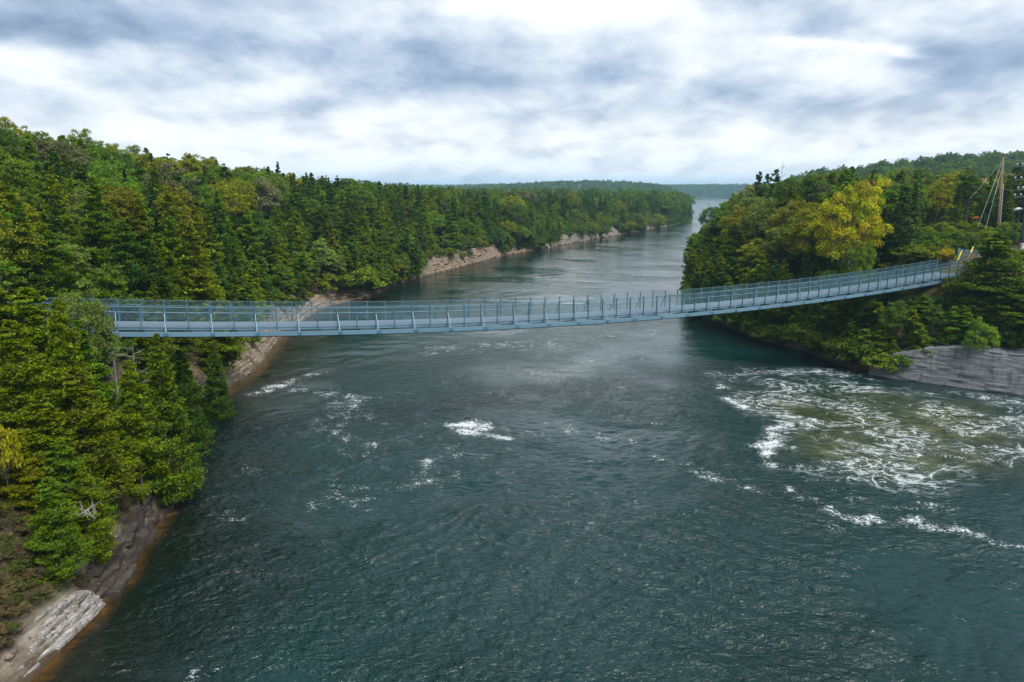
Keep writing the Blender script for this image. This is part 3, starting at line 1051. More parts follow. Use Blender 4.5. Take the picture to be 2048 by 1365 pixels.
def build_bridge():
    mid = deck_pt((N_FIRST + N_LAST) / 2, WIDTH / 2)
    root = empty('footbridge', (mid.x, mid.y, mid.z))
    tag(root, 'long blue grey steel suspension footbridge with mesh railings across the river', 'bridge')
    inv = Matrix.Translation(-mid)
    box_me = {}

    def unit_box(mat):
        if mat.name not in box_me:
            box_me[mat.name] = MB().box((0.5, 0, 0), (1, 1, 1)).mesh('steel_bar', mat)
        return box_me[mat.name]

    def chan_mesh(mat):
        # a channel beam: web with two flanges, one unit long
        k = 'ch' + mat.name
        if k not in box_me:
            mb = MB()
            mb.box((0.5, 0.36, 0), (1, 0.14, 1.0))
            mb.box((0.5, -0.07, 0.47), (1, 0.70, 0.07))
            mb.box((0.5, -0.07, -0.47), (1, 0.70, 0.07))
            box_me[k] = mb.mesh('channel_beam', mat)
        return box_me[k]

    def bar(name, a, b, wy, wz, mat, me=None, ref=None, gap=0.0):
        a, b = Vector(a), Vector(b)
        d = b - a
        L = d.length
        d.normalize()
        side = ref if ref is not None else PERP
        zz = d.cross(side)
        if zz.length < 1e-6:
            zz = Vector((0, 0, 1))
        zz.normalize()
        if abs(zz.z) > 1e-6 and zz.z < 0:
            zz = -zz
        yy = zz.cross(d)
        mt = Matrix(((d.x, yy.x, zz.x, a.x), (d.y, yy.y, zz.y, a.y), (d.z, yy.z, zz.z, a.z), (0, 0, 0, 1)))
        mt = inv @ mt @ Matrix.Translation((gap, 0, 0)) @ Matrix.Diagonal((L - 2 * gap, wy, wz, 1))
        return obj(name, me or unit_box(mat), root, mt)

    # a chain-link panel: two families of diagonal wires in a 1.5 m by 1.3 m field (unit height 1)
    def link_panel(w, h):
        key = ('link', w, h)
        if key in box_me:
            return box_me[key]
        mb = MB()
        p = 0.078
        rad = 0.0028
        for sgn in (1, -1):
            c = -h if sgn == 1 else 0.0
            end = w if sgn == 1 else w + h
            while c < end:
                if sgn == 1:
                    x0, z0, x1, z1 = c, 0.0, c + h, h
                    if x0 < 0:
                        z0 -= x0
                        x0 = 0
                    if x1 > w:
                        z1 -= x1 - w
                        x1 = w
                else:
                    x0, z0, x1, z1 = c, 0.0, c - h, h
                    if x0 > w:
                        z0 += x0 - w
                        x0 = w
                    if x1 < 0:
                        z1 += x1
                        x1 = 0
                if abs(x1 - x0) > 0.02:
                    mb.tube([(x0, 0, z0), (x1, 0, z1)], rad, 3, False)
                c += p
        mb.tube([(0, 0, h), (w, 0, h)], 0.012, 4, False)
        box_me[key] = mb.mesh('chain_link', M_WIRE)
        return box_me[key]

    post_me = MB()
    post_me.box((0, 0, 0.5), (1, 1, 1))
    for n2 in range(N_FIRST * 2, N_LAST * 2 + 1):
        n = n2 / 2
        braced = n2 % 2 == 0
        for side, lat, outw in ((0, 0.0, -1), (1, WIDTH, 1)):
            top = 1.62
            base = deck_pt(n, lat + outw * 0.045, -0.22)
            head = deck_pt(n, lat + outw * 0.045, top)
            bar('post', base, head, 0.075, 0.09, M_STEEL_DK, ref=DIR)
            if n2 < N_LAST * 2:
                # mesh panel between this post and the next
                a = deck_pt(n, lat - outw * 0.012, 0.10)
                b = deck_pt(n + 0.5, lat - outw * 0.012, 0.10)
                d = b - a
                w = 1.5
                sx = Vector((d.x, d.y, d.z)) / w
                mt = Matrix(((sx.x, PERP.x, 0, a.x), (sx.y, PERP.y, 0, a.y), (sx.z, 0, 1, a.z), (0, 0, 0, 1)))
                obj('mesh_panel', link_panel(1.5, 1.45), root, inv @ mt)
        if braced:
            for lat, outw in ((0.0, -1), (WIDTH, 1)):
                foot = deck_pt(n, lat + outw * 0.80, -0.17)
                knee = deck_pt(n, lat + outw * 0.10, RAIL_H - 0.05)
                bar('brace', foot, knee, 0.05, 0.06, M_STEEL, ref=DIR)
                # bracket where the rail meets the post
                k = deck_pt(n, lat - outw * 0.0, RAIL_H)
                bar('rail_clamp', k - DIR * 0.07, k + DIR * 0.07, 0.12, 0.13, M_STEEL_DK)
            bar('cross_beam', deck_pt(n, -0.92, -0.245), deck_pt(n, WIDTH + 0.92, -0.245), 0.12, 0.13, M_STEEL, ref=DIR)
    for n in range(N_FIRST, N_LAST):
        bar('deck_panel', deck_pt(n, WIDTH / 2, -0.02), deck_pt(n + 1, WIDTH / 2, -0.02), WIDTH - 0.10, 0.05, M_DECK, gap=0.006)
        for lat, outw in ((0.0, -1), (WIDTH, 1)):
            s = outw
            bar('stringer', deck_pt(n, lat - s * 0.02, -0.085), deck_pt(n + 1, lat - s * 0.02, -0.085), -0.06 * s, 0.19, M_STEEL, chan_mesh(M_STEEL), gap=0.004)
            bar('edge_beam', deck_pt(n, lat + s * 0.86, -0.33), deck_pt(n + 1, lat + s * 0.86, -0.33), 0.16 * s, 0.31, M_STEEL, chan_mesh(M_STEEL), gap=0.005)
            # splice plate on the web at the joint of two beam lengths
            c = deck_pt(n, lat + s * 0.955, -0.33)
            bar('splice_plate', c - DIR * 0.16, c + DIR * 0.16, 0.02, 0.20, M_STEEL_DK)
            # thin dark plate filling part of the gap between deck and edge beam
            a = deck_pt(n + 0.56, lat + s * 0.40, -0.20)
            b = deck_pt(n + 0.97, lat + s * 0.40, -0.20)
            bar('gap_plate', a, b, 0.66, 0.012, M_DARKPLATE)
    for lat, outw in ((0.0, -1), (WIDTH, 1)):
        mb = MB()
        pts = [deck_pt(N_FIRST + k * 0.5, lat, RAIL_H) - mid for k in range((N_LAST - N_FIRST) * 2 + 1)]
        mb.tube(pts, 0.030, 8)
        mb.build('handrail_cable', M_STEEL, root, True)
        mb = MB()
        pts = [deck_pt(N_FIRST + k * 0.5, lat + outw * 0.86, -0.52) - mid for k in range((N_LAST - N_FIRST) * 2 + 1)]
        mb.tube(pts, 0.035, 6)
        mb.build('stay_cable', M_DARKPLATE, root, True)
    return root


build_bridge()


def build_bridge_end():
    """landing fence, turned aside at the right end of the bridge, with two yellow cable guards"""
    c = deck_pt(N_LAST, WIDTH, 0)
    root = empty('landing_fence', (c.x, c.y, c.z))
    tag(root, 'blue mesh landing fence that turns aside at the right bridge end', 'fence')
    mid = Vector(c)
    p0 = Vector(at_r(1911, 520, 90.0))
    corners = [Vector(at_r(1911, 530, 90)), Vector(at_r(1932, 516, 97)), ]
    runs = [(Vector(at_r(1911, 533, 90)), Vector(at_r(1932, 522, 96))), (Vector(at_r(1911, 533, 90)), Vector(at_r(1958, 535, 92)))]
    for a, b in runs:
        h = 2.1
        mb = MB()
        d = b - a
        L = d.length
        n = max(2, int(L / 0.10))
        for i in range(-n, n + n):
            for sg in (1, -1):
                t0, t1 = i / n, i / n + sg * h / L
                lo, hi = max(0, min(t0, t1)), min(1, max(t0, t1))
                if hi - lo < 0.02:
                    continue
                def P(t):
                    return a + d * t + Vector((0, 0, (t - t0) * sg * L)) - mid
                ta, tb = (lo, hi)
                mb.tube([P(ta), P(tb)], 0.004, 3, False)
        mb.build('mesh_panel', M_WIRE, root)
        mb = MB()
        mb.tube([a - mid + Vector((0, 0, h)), b - mid + Vector((0, 0, h))], 0.035, 6)
        mb.build('top_rail', M_STEEL, root)
        for t in (0, 0.5, 1.0):
            q = a + d * t - mid
            mb = MB()
            mb.tube([q + Vector((0, 0, -0.8)), q + Vector((0, 0, h + 0.04))], 0.05 if t else 0.09, 6)
            mb.build('post', M_STEEL_DK, root)
    my = mat_plain('yellow_guard_plastic', (0.62, 0.46, 0.02), 0.5)
    for i, (a, b) in enumerate((((1915, 521), (1924, 502)), ((1941, 506), (1947, 494)))):
        pa, pb = Vector(at_r(*a, 89.0)), Vector(at_r(*b, 89.6))
        mb = MB()
        mb.tube([pa, pa.lerp(pb, 0.5), pb], [0.07, 0.075, 0.06], 8)
        o = mb.build('cable_guard', my)
        # a guard clips round the guy wire that runs on below it
        mb = MB()
        mb.tube([pa + (pa - pb) * 1.2, pa], 0.02, 5)
        mb.build('cable', M_STEEL, o)
        tag(o, ['yellow cable guard leaning at the landing fence corner', 'short yellow cable guard right of the fence corner, beside the bushy cedar'][i], 'cable guard', 'yellow cable guards at the landing')


build_bridge_end()


# ------------------------------------------------------------------ poles, wires, flag at the right landing
M_POLE = mat_bark('weathered_pole_wood', (0.14, 0.092, 0.062), (0.27, 0.19, 0.13))
M_INS = mat_plain('white_ceramic', (0.34, 0.35, 0.36), 0.3, 0.5)
M_CABLE = mat_plain('grey_cable', (0.42, 0.46, 0.48), 0.5)
M_CABLE_DK = mat_plain('dark_cable', (0.06, 0.07, 0.08), 0.5)


def build_poles():
    Yp = 106.0
    top = Vector(at_r(2007, 312, Yp))
    low = Vector(at_r(1994, 470, Yp))
    base = low + (low - top) * 0.25
    root = empty('utility_pole', tuple(base))
    tag(root, 'leaning brown wooden utility pole with guy wires at the right landing', 'pole')
    mb = MB()
    mb.tube([base - base, (top - base) * 0.5, top - base], [0.19, 0.15, 0.12], 10)
    mb.build('shaft', M_POLE, root, True)
    mb = MB()
    mb.box(tuple(top - base + Vector((0.05, 0, 0.1))), (0.42, 0.3, 0.26))
    mb.build('cap', M_CABLE_DK, root)
    # conduit up one side of the shaft
    mb = MB()
    off = Vector((0.24, -0.12, 0))
    mb.tube([off + (top - base) * 0.15, off + (top - base) * 0.72], 0.05, 6)
    mb.build('conduit', M_CABLE, root)
    guys = [((2004, 325), (1955, 455), 0.018), ((2002, 345), (1970, 462), 0.018), ((2003, 325), (1940, 398), 0.010)]
    for i, (a, b, rad) in enumerate(guys):
        pa, pb = Vector(at_r(*a, Yp)), Vector(at_r(*b, Yp - 2.0))
        mb = MB()
        mb.tube([pa - base, pb - base], rad, 5)
        g = mb.build('guy_wire', M_CABLE, root)
        if i < 2:
            q = pa.lerp(pb, 0.22)
            q2 = pa.lerp(pb, 0.36)
            mb = MB()
            mb.tube([q - base, q2 - base], rad * 1.9, 6)
            mb.build('guy_insulator', M_INS, g)
    # second pole, cut by the edge of the view, with its arms and insulators
    top2 = Vector(at_r(2066, 318, 96.0))
    low2 = Vector(at_r(2041, 500, 96.0))
    base2 = low2 + (low2 - top2) * 0.15
    r2 = empty('utility_pole', tuple(base2))
    tag(r2, 'dark utility pole with crossarms cut off by the right picture edge', 'pole')
    mb = MB()
    mb.tube([Vector((0, 0, 0)), (top2 - base2) * 0.5, top2 - base2], [0.26, 0.22, 0.17], 10)
    mb.build('shaft', mat_bark('dark_pole_wood', (0.045, 0.045, 0.05), (0.12, 0.12, 0.13)), r2, True)
    for py, ln in ((331, 1.6), (358, 1.9), (378, 1.5), (392, 2.0)):
        c = Vector(at_r(2058, py, 96.0))
        mb = MB()
        mb.box(tuple(c - base2), (ln * 2, 0.14, 0.12), Matrix.Rotation(R(-6), 3, 'Y'))
        arm = mb.build('crossarm', M_CABLE_DK, r2)
        for k in (-0.95, -0.55, 0.6):
            mb = MB()
            q = c - base2 + Vector((k * ln, 0, 0.12 + 0.1 * k))
            mb.tube([q, q + Vector((0, 0, 0.12)), q + Vector((0, 0, 0.26))], [0.09, 0.12, 0.06], 8)
            mb.build('insulator', M_INS, arm)
    c = Vector(at_r(2036, 419, 96.0))
    mb = MB()
    mb.tube([c - base2 + Vector((-0.55, 0, -0.12)), c - base2 + Vector((0, 0, 0.05)), c - base2 + Vector((0.5, 0, 0.1))], [0.13, 0.22, 0.08], 8)
    mb.build('street_light_head', M_INS, r2, True)
    mb = MB()
    mb.tube([c - base2 + Vector((0.4, 0, 0.1)), c - base2 + Vector((1.3, 0, -0.25))], 0.05, 6)
    mb.build('light_arm', M_CABLE_DK, r2)
    # wires between the two poles
    specs = [((2006, 345), (2046, 347)), ((2004, 377), (2048, 375)), ((2010, 314), (2058, 318))]
    names = ['thin upper wire', 'middle wire', 'topmost wire']
    for (a, b), nm in zip(specs, names):
        pa, pb = Vector(at_r(*a, Yp)), Vector(at_r(*b, 96.0))
        mb = MB()
        pts = [pa.lerp(pb, k / 10) - Vector((0, 0, 0.35 * 4 * (k / 10) * (1 - k / 10))) for k in range(11)]
        mb.tube(pts, 0.012, 5)
        o = mb.build('overhead_wire', M_CABLE)
        tag(o, nm + ' strung from the leaning pole to the dark pole', 'wire', 'wires between the poles')
    # white concrete post by the second pole
    p = Vector(at_r(2043, 508, 94.0))
    mb = MB()
    mb.box((0, 0, 0.55), (0.45, 0.45, 3.0))
    mb.box((0, 0, 2.08), (0.55, 0.55, 0.10))
    o = mb.build('concrete_post', mat_plain('pale_concrete', (0.5, 0.5, 0.49), 0.8))
    o.location = p - Vector((0, 0, 0.8))
    tag(o, 'pale concrete post behind the bushy cedar at the right edge', 'post')
    # flag
    fp = Vector(at_r(1962, 372, 150.0))
    root = empty('flagpole', (fp.x, fp.y, fp.z - 7))
    tag(root, 'flagpole with a small red and white flag above the right bank trees', 'flag')
    mb = MB()
    mb.tube([(0, 0, 0), (0.25, 0, 8.6)], [0.06, 0.03], 6)
    mb.build('pole', M_INS, root)
    red = mat_plain('red_flag_cloth', (0.55, 0.03, 0.02), 0.8)
    whi = mat_plain('white_flag_cloth', (0.75, 0.75, 0.75), 0.8)

    def cloth(x0, x1, mat, nm):
        V, Fq = [], []
        n = 6
        for i in range(n + 1):
            x = x0 + (x1 - x0) * i / n
            for j in range(2):
                z = j * 0.85
                V.append((0.25 + x, 0.12 * math.sin(x * 5 + j), 7.6 + z - 0.25 * x))
        for i in range(n):
            Fq.append((2 * i, 2 * i + 2, 2 * i + 3, 2 * i + 1))
        o = obj(nm, mesh_from(nm, V, Fq, mat), root)
        md = o.modifiers.new('thickness', 'SOLIDIFY')
        md.thickness = 0.01
    cloth(0.0, 0.42, red, 'red_band')
    cloth(0.42, 1.28, whi, 'white_band')
    cloth(1.28, 1.7, red, 'red_band')
    leaf = [(0, -0.28), (0.03, -0.1), (0.22, -0.13), (0.18, -0.05), (0.34, 0.08), (0.27, 0.11), (0.29, 0.2), (0.17, 0.17), (0.16, 0.2), (0.06, 0.12), (0.1, 0.28),
            (0.05, 0.26), (0, 0.36), (-0.05, 0.26), (-0.1, 0.28), (-0.06, 0.12), (-0.16, 0.2), (-0.17, 0.17), (-0.29, 0.2), (-0.27, 0.11), (-0.34, 0.08), (-0.18, -0.05), (-0.22, -0.13), (-0.03, -0.1)]
    V = [(1.1 + x, 0.12 * math.sin((0.85 + x) * 5 + 0.5) - 0.03, 7.6 + 0.42 - 0.25 * 0.85 + z) for x, z in leaf]
    obj('leaf_emblem', mesh_from('leaf_emblem', V, [tuple(range(len(V)))], red), root)
    # orange barrier board among the shrubs
    c = Vector(at_r(1946, 435, 125.0))
    root = empty('barrier', (c.x, c.y, c.z - 1.2))
    tag(root, 'small orange red barrier board between the shrubs by the poles', 'barrier')
    mb = MB()
    mb.box((0, 0, 1.2), (1.9, 0.06, 0.26))
    mb.build('board', mat_plain('orange_red_paint', (0.62, 0.10, 0.03), 0.6), root)
    for x in (-0.8, 0.8):
        mb = MB()
        mb.box((x, 0.06, 0.2), (0.08, 0.06, 2.2))
        mb.build('leg', M_POLE, root)


build_poles()


def build_far_marks():
    # a cable over the river far upstream and a water tower on the far ridge
    a, b = Vector(at_r(1180, 371, 900)), Vector(at_r(1560, 369, 820))
    mb = MB()
    pts = [a.lerp(b, k / 14) - Vector((0, 0, 2.2 * 4 * (k / 14) * (1 - k / 14))) for k in range(15)]
    mb.tube(pts, 0.10, 4)
    tag(mb.build('overhead_cable', M_CABLE_DK), 'thin cable slung high across the far river', 'cable')
    c = Vector(at_r(1411, 374, 3000))
    gz = 34.0
    root = empty('water_tower', (c.x, c.y, gz))
    tag(root, 'tiny distant water tower on the horizon ridge', 'water tower')
    m = mat_plain('tower_grey', (0.30, 0.33, 0.36), 0.6)
    top = c.z + 5 - gz
    mb = MB()
    mb.tube([(0, 0, top - 9), (0, 0, top - 7), (0, 0, top - 3), (0, 0, top)], [2.0, 6.5, 7, 1.5], 12)
    mb.build('tank', m, root, True)
    mb = MB()
    mb.tube([(0, 0, 0), (0, 0, top - 8)], [2.2, 1.6], 10)
    mb.build('shaft', m, root, True)


build_far_marks()


# ------------------------------------------------------------------ trees
def cards(C, A, Nn, ln, wd):
    """leaf-sized rhombs: centres C, long axes A, normals Nn (all (N,3)), lengths and widths"""
    A = A / (np.linalg.norm(A, axis=1)[:, None] + 1e-9)
    B = np.cross(Nn, A)
    B /= np.linalg.norm(B, axis=1)[:, None] + 1e-9
    n = len(C)
    V = np.empty((n, 4, 3))
    V[:, 0] = C - A * (ln * 0.5)[:, None]
    V[:, 1] = C + B * (wd * 0.5)[:, None] + A * (ln * 0.08)[:, None]
    V[:, 2] = C + A * (ln * 0.5)[:, None]
    V[:, 3] = C - B * (wd * 0.5)[:, None] + A * (ln * 0.08)[:, None]
    return V.reshape(-1, 3)


def crown_mesh(name, V, var, mat):
    n = len(V) // 4
    F = np.arange(n * 4).reshape(n, 4)
    me = mesh_from(name, V, F, mat)
    a = me.attributes.new('leafvar', 'FLOAT_COLOR', 'FACE')
    c = np.ones((n, 4), np.float32)
    c[:, :3] = np.clip(var, 0, 1)
    a.data.foreach_set('color', c.ravel())
    return me


def var_of(rs, clump_id, n):
    k = int(clump_id.max()) + 1
    cv = rs.random((k, 3))
    v = 0.55 * cv[clump_id] + 0.45 * rs.random((n, 3))
    return v


def unit(rs, n):
    v = rs.normal(size=(n, 3))
    return v / np.linalg.norm(v, axis=1)[:, None]


def conifer(seed, h, rad, nb, ncl, per, leaf, mat, low=0.05, power=0.8, droop=-0.10, lift=0.28, flat=0.45, crad=0.40, round_top=0.0, gaps=0.25, trunk_r=0.14, lean=0.0):
    """branches round a trunk, each carrying a few flattened sprays of leaf-sized pieces; returns (crown mesh, trunk mesh)"""
    rs = np.random.default_rng(seed)
    t = low + (1 - low) * np.sort(rs.random(nb)) ** 0.95
    az = rs.random(nb) * 2 * math.pi
    env = (1 - t) ** power * np.clip((t - low + 0.06) / 0.16, 0.35, 1) + 0.04
    lump = 0.72 + 0.62 * vnoise(np.cos(az) * 1.4 + 5, np.sin(az) * 1.4 + t * 7.0, seed)
    L = rad * env * lump * rs.uniform(0.72, 1.08, nb)
    keep = vnoise(np.cos(az) * 2.1 + 9, np.sin(az) * 2.1 + t * 9.0, seed + 5) > gaps
    keep |= t > 0.88
    t, az, L = t[keep], az[keep], L[keep]
    nb = len(t)
    # sprays
    bi = np.repeat(np.arange(nb), ncl)
    s = np.clip(rs.random(len(bi)) ** 0.62, 0.15, 1.0)
    Ls = L[bi]
    sideo = rs.normal(0, 0.18, len(bi)) * Ls * (1.1 - s * 0.5)
    ca, sa = np.cos(az[bi]), np.sin(az[bi])
    zc = t[bi] * h + Ls * (droop * s + lift * s * s) + rs.normal(0, 0.06, len(bi)) * Ls
    lx = lean * (zc / h) ** 2 * h
    cx = ca * Ls * s - sa * sideo + lx
    cy = sa * Ls * s + ca * sideo
    CC = np.stack([cx, cy, zc], 1)
    cr = crad * (0.55 + 0.6 * rs.random(len(bi))) * np.clip(Ls / rad * 1.6 + 0.12, 0.16, 1.1)
    ci = np.repeat(np.arange(len(bi)), per)
    n = len(ci)
    off = unit(rs, n) * (rs.random(n) ** 0.45)[:, None]
    off[:, 2] *= flat
    P = CC[ci] + off * cr[ci][:, None]
    out = np.stack([ca[bi][ci], sa[bi][ci], np.full(n, 0.25)], 1)
    A = out * 0.8 + off * 0.9 + unit(rs, n) * 0.55
    Nn = np.stack([out[:, 0] * 0.35, out[:, 1] * 0.35, np.full(n, 1.0)], 1) + unit(rs, n) * 0.75
    ln = leaf * rs.uniform(0.7, 1.5, n)
    V = cards(P, A, Nn, ln, ln * rs.uniform(0.38, 0.62, n))
    crown = crown_mesh('crown', V, var_of(rs, ci, n), mat)
    mb = MB()
    pts = [(lean * (k / 6) ** 2 * h * 0.97, 0, k / 6 * h * 0.97) for k in range(7)]
    mb.tube(pts, [trunk_r * (1 - k / 6 * 0.9) for k in range(7)], 7)
    for k in rs.choice(nb, min(nb, 34), replace=False):
        q = lean * t[k] ** 2 * h
        a = Vector((q, 0, t[k] * h))
        b = Vector((q + math.cos(az[k]) * L[k] * 0.75, math.sin(az[k]) * L[k] * 0.75, t[k] * h + L[k] * (droop * 0.75 + lift * 0.5)))
        mb.tube([a, a.lerp(b, 0.5) + Vector((0, 0, -0.04 * L[k])), b], [trunk_r * 0.28 * (1 - t[k] * 0.6), trunk_r * 0.18 * (1 - t[k] * 0.6), 0.008], 4, False)
    return crown, mb.mesh('trunk', M_BARK)


def broadleaf(seed, h, rad, nl, per, leaf, mat, crown_low=0.28, squash=1.0, lobe=0.34, trunk_r=0.17, up=0.8, open_=0.0):
    """rounded crown of many leaf clumps carried on forked limbs"""
    rs = np.random.default_rng(seed)
    c0 = h * (crown_low + 1) / 2
    hz = h * (1 - crown_low) / 2 * squash
    d = unit(rs, nl)
    d[:, 2] = np.abs(d[:, 2]) * 1.0 - 0.42 * rs.random(nl)
    d /= np.linalg.norm(d, axis=1)[:, None]
    rr = rs.uniform(0.55, 1.0, nl) ** 0.6
    lump = 0.72 + 0.55 * vnoise(d[:, 0] * 1.7 + 3, d[:, 1] * 1.7 + d[:, 2] * 2, seed)
    CC = np.stack([d[:, 0] * rad * rr * lump, d[:, 1] * rad * rr * lump, c0 + d[:, 2] * hz * rr * lump], 1)
    cr = lobe * rad * rs.uniform(0.55, 1.15, nl)
    ci = np.repeat(np.arange(nl), per)
    n = len(ci)
    o = unit(rs, n)
    o[:, 2] = np.where(o[:, 2] < -0.25, -o[:, 2] * 0.6, o[:, 2])
    sh_ = rs.uniform(0.35, 1.0, n) ** (0.5)
    P = CC[ci] + o * (cr[ci] * sh_)[:, None] * np.array([1, 1, 0.72])
    P += unit(rs, n) * 0.05 * rad
    Nn = o * 0.7 + np.array([0, 0, 0.75]) + unit(rs, n) * 0.7
    A = unit(rs, n) + o * 0.5 - np.array([0, 0, 0.25])
    ln = leaf * rs.uniform(0.7, 1.4, n)
    V = cards(P, A, Nn, ln, ln * rs.uniform(0.55, 0.85, n))
    crown = crown_mesh('crown', V, var_of(rs, ci, n), mat)
    mb = MB()
    fork = Vector((rs.normal(0, 0.15), rs.normal(0, 0.15), h * (crown_low + 0.08)))
    mb.tube([(0, 0, 0), fork * 0.5, fork, Vector((fork.x * 0.6, fork.y * 0.6, h * 0.82))], [trunk_r, trunk_r * 0.8, trunk_r * 0.62, 0.03], 8)
    for k in rs.choice(nl, min(nl, 26), replace=False):
        e = Vector(CC[k])
        st = Vector((fork.x, fork.y, fork.z + (h * 0.3) * rs.random()))
        m_ = st.lerp(e, 0.5) + Vector((0, 0, 0.10 * rad))
        mb.tube([st, m_, e], [trunk_r * 0.34, trunk_r * 0.2, 0.012], 5, False)
    return crown, mb.mesh('trunk', M_BARK)


def dead_tree(seed, h, rad, nb, mat, sub=3, trunk_r=0.12, low=0.15):
    rs = np.random.default_rng(seed)
    mb = MB()
    mb.tube([(0, 0, 0), (0.1, 0.05, h * 0.5), (0.05, 0.15, h)], [trunk_r, trunk_r * 0.6, 0.012], 7)
    trunk = mb.mesh('trunk', mat)
    mb = MB()
    for k in range(nb):
        t = low + (0.98 - low) * rs.random()
        a = rs.random() * 6.28
        L = rad * (1 - t * 0.75) * rs.uniform(0.5, 1.1)
        st = Vector((0.08 * t, 0.1 * t, t * h))
        d = Vector((math.cos(a), math.sin(a), rs.uniform(-0.15, 0.55)))
        e = st + d * L
        mdl = st.lerp(e, 0.55) + Vector((0, 0, -0.07 * L))
        mb.tube([st, mdl, e], [0.035 * (1 - t * 0.5), 0.022, 0.006], 4, False)
        for j in range(sub):
            f = rs.uniform(0.35, 0.95)
            p = st.lerp(e, f)
            v = d.normalized() * 0.7 + Vector(tuple(rs.normal(0, 0.6, 3)))
            mb.tube([p, p + v * L * 0.3 * rs.uniform(0.5, 1.2)], [0.013, 0.004], 3, False)
    return mb.mesh('branches', mat), trunk


P_CEDAR_HI = [conifer(100 + i, 9.0, 2.3, 190, 5, 34, 0.17, M_CEDAR, power=pw, crad=0.46, gaps=0.24, lean=ln) for i, (pw, ln) in enumerate(((0.72, 0.0), (0.6, 0.03), (0.85, -0.02)))]
P_CEDAR = [conifer(120 + i, 9.0, 2.2, 130, 4, 22, 0.25, M_CEDAR, power=pw, crad=0.48, gaps=0.24, lean=ln) for i, (pw, ln) in enumerate(((0.7, 0), (0.55, 0.03), (0.9, 0), (0.65, -0.04), (1.0, 0.02)))]
P_SPRUCE = [conifer(140 + i, 11.0, 2.0, 150, 4, 18, 0.24, M_NEEDLE, power=0.95, droop=-0.32, lift=0.22, flat=0.35, crad=0.36, gaps=0.20) for i in range(3)]
P_PINE = [conifer(160 + i, 13.0, 2.7, 85, 6, 20, 0.28, M_NEEDLE, low=0.25, power=0.55, droop=0.05, lift=0.22, flat=0.40, crad=0.55, gaps=0.34) for i in range(2)]
P_BROAD = [broadleaf(180 + i, 11.0, rd, 95, 90, 0.24, M_LEAF, crown_low=cl, lobe=lb) for i, (rd, cl, lb) in enumerate(((3.0, 0.22, 0.30), (2.6, 0.15, 0.30), (3.4, 0.3, 0.27), (2.3, 0.2, 0.33), (2.9, 0.25, 0.26)))]
P_BROAD_HI = [broadleaf(200 + i, 10.0, 2.7, 130, 130, 0.17, M_LEAF, crown_low=0.2, lobe=0.25) for i in range(2)]
P_SHRUB = [broadleaf(220 + i, 3.0, 1.7, 60, 55, 0.20, M_LEAF, crown_low=0.05, lobe=0.32, trunk_r=0.05) for i in range(3)]
P_MAPLE = broadleaf(240, 13.0, 5.0, 95, 190, 0.25, M_MAPLE, crown_low=0.10, lobe=0.19, trunk_r=0.28)
P_DEAD = [dead_tree(260 + i, 8.5, 2.0, 46, M_TWIG) for i in range(3)]
P_SNAG = dead_tree(270, 4.5, 2.4, 16, M_DEAD, 4, 0.07, 0.2)

ORDINALS = ['first', 'second', 'third', 'fourth', 'fifth', 'sixth', 'seventh', 'eighth', 'ninth', 'tenth', 'eleventh', 'twelfth', 'thirteenth', 'fourteenth', 'fifteenth', 'sixteenth', 'seventeenth', 'eighteenth', 'nineteenth', 'twentieth']
ORDINALS += ['twenty-' + o_ for o_ in ORDINALS[:9]] + ['thirtieth']


def tree(name, proto, loc, scale, rz, color=None, label=None, cat='tree', group=None, tilt=(0, 0), sxy=1.0):
    root = empty(name, loc, 0)
    root.rotation_euler = (tilt[0], tilt[1], rz)
    root.scale = (scale * sxy, scale * sxy, scale)
    crown, trunk = proto
    isd = crown.name.startswith('branches')
    o = obj('branches' if isd else 'crown', crown, root)
    if color is not None:
        o.color = (*color, 1)
    obj('trunk', trunk, root)
    tag(root, label, cat, group)
    return root


def gz(x, y):
    return float(terrain(np.array([x]), np.array([y]))[0])


# tree colours (albedo)
OLIVE = (0.132, 0.168, 0.006)
CEDAR = (0.099, 0.159, 0.010)
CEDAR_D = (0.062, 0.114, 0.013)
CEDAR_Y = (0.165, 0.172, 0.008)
SPRUCE = (0.048, 0.098, 0.018)
PINE = (0.055, 0.098, 0.018)
LEAFG = (0.110, 0.185, 0.014)
LEAFY = (0.180, 0.195, 0.008)
LEAFP = (0.135, 0.182, 0.034)
LEAFD = (0.065, 0.121, 0.013)
GOLD = (0.40, 0.325, 0.006)
MAPLE = (0.37, 0.365, 0.008)
RUST = (0.15, 0.075, 0.028)
GREYG = (0.12, 0.125, 0.060)

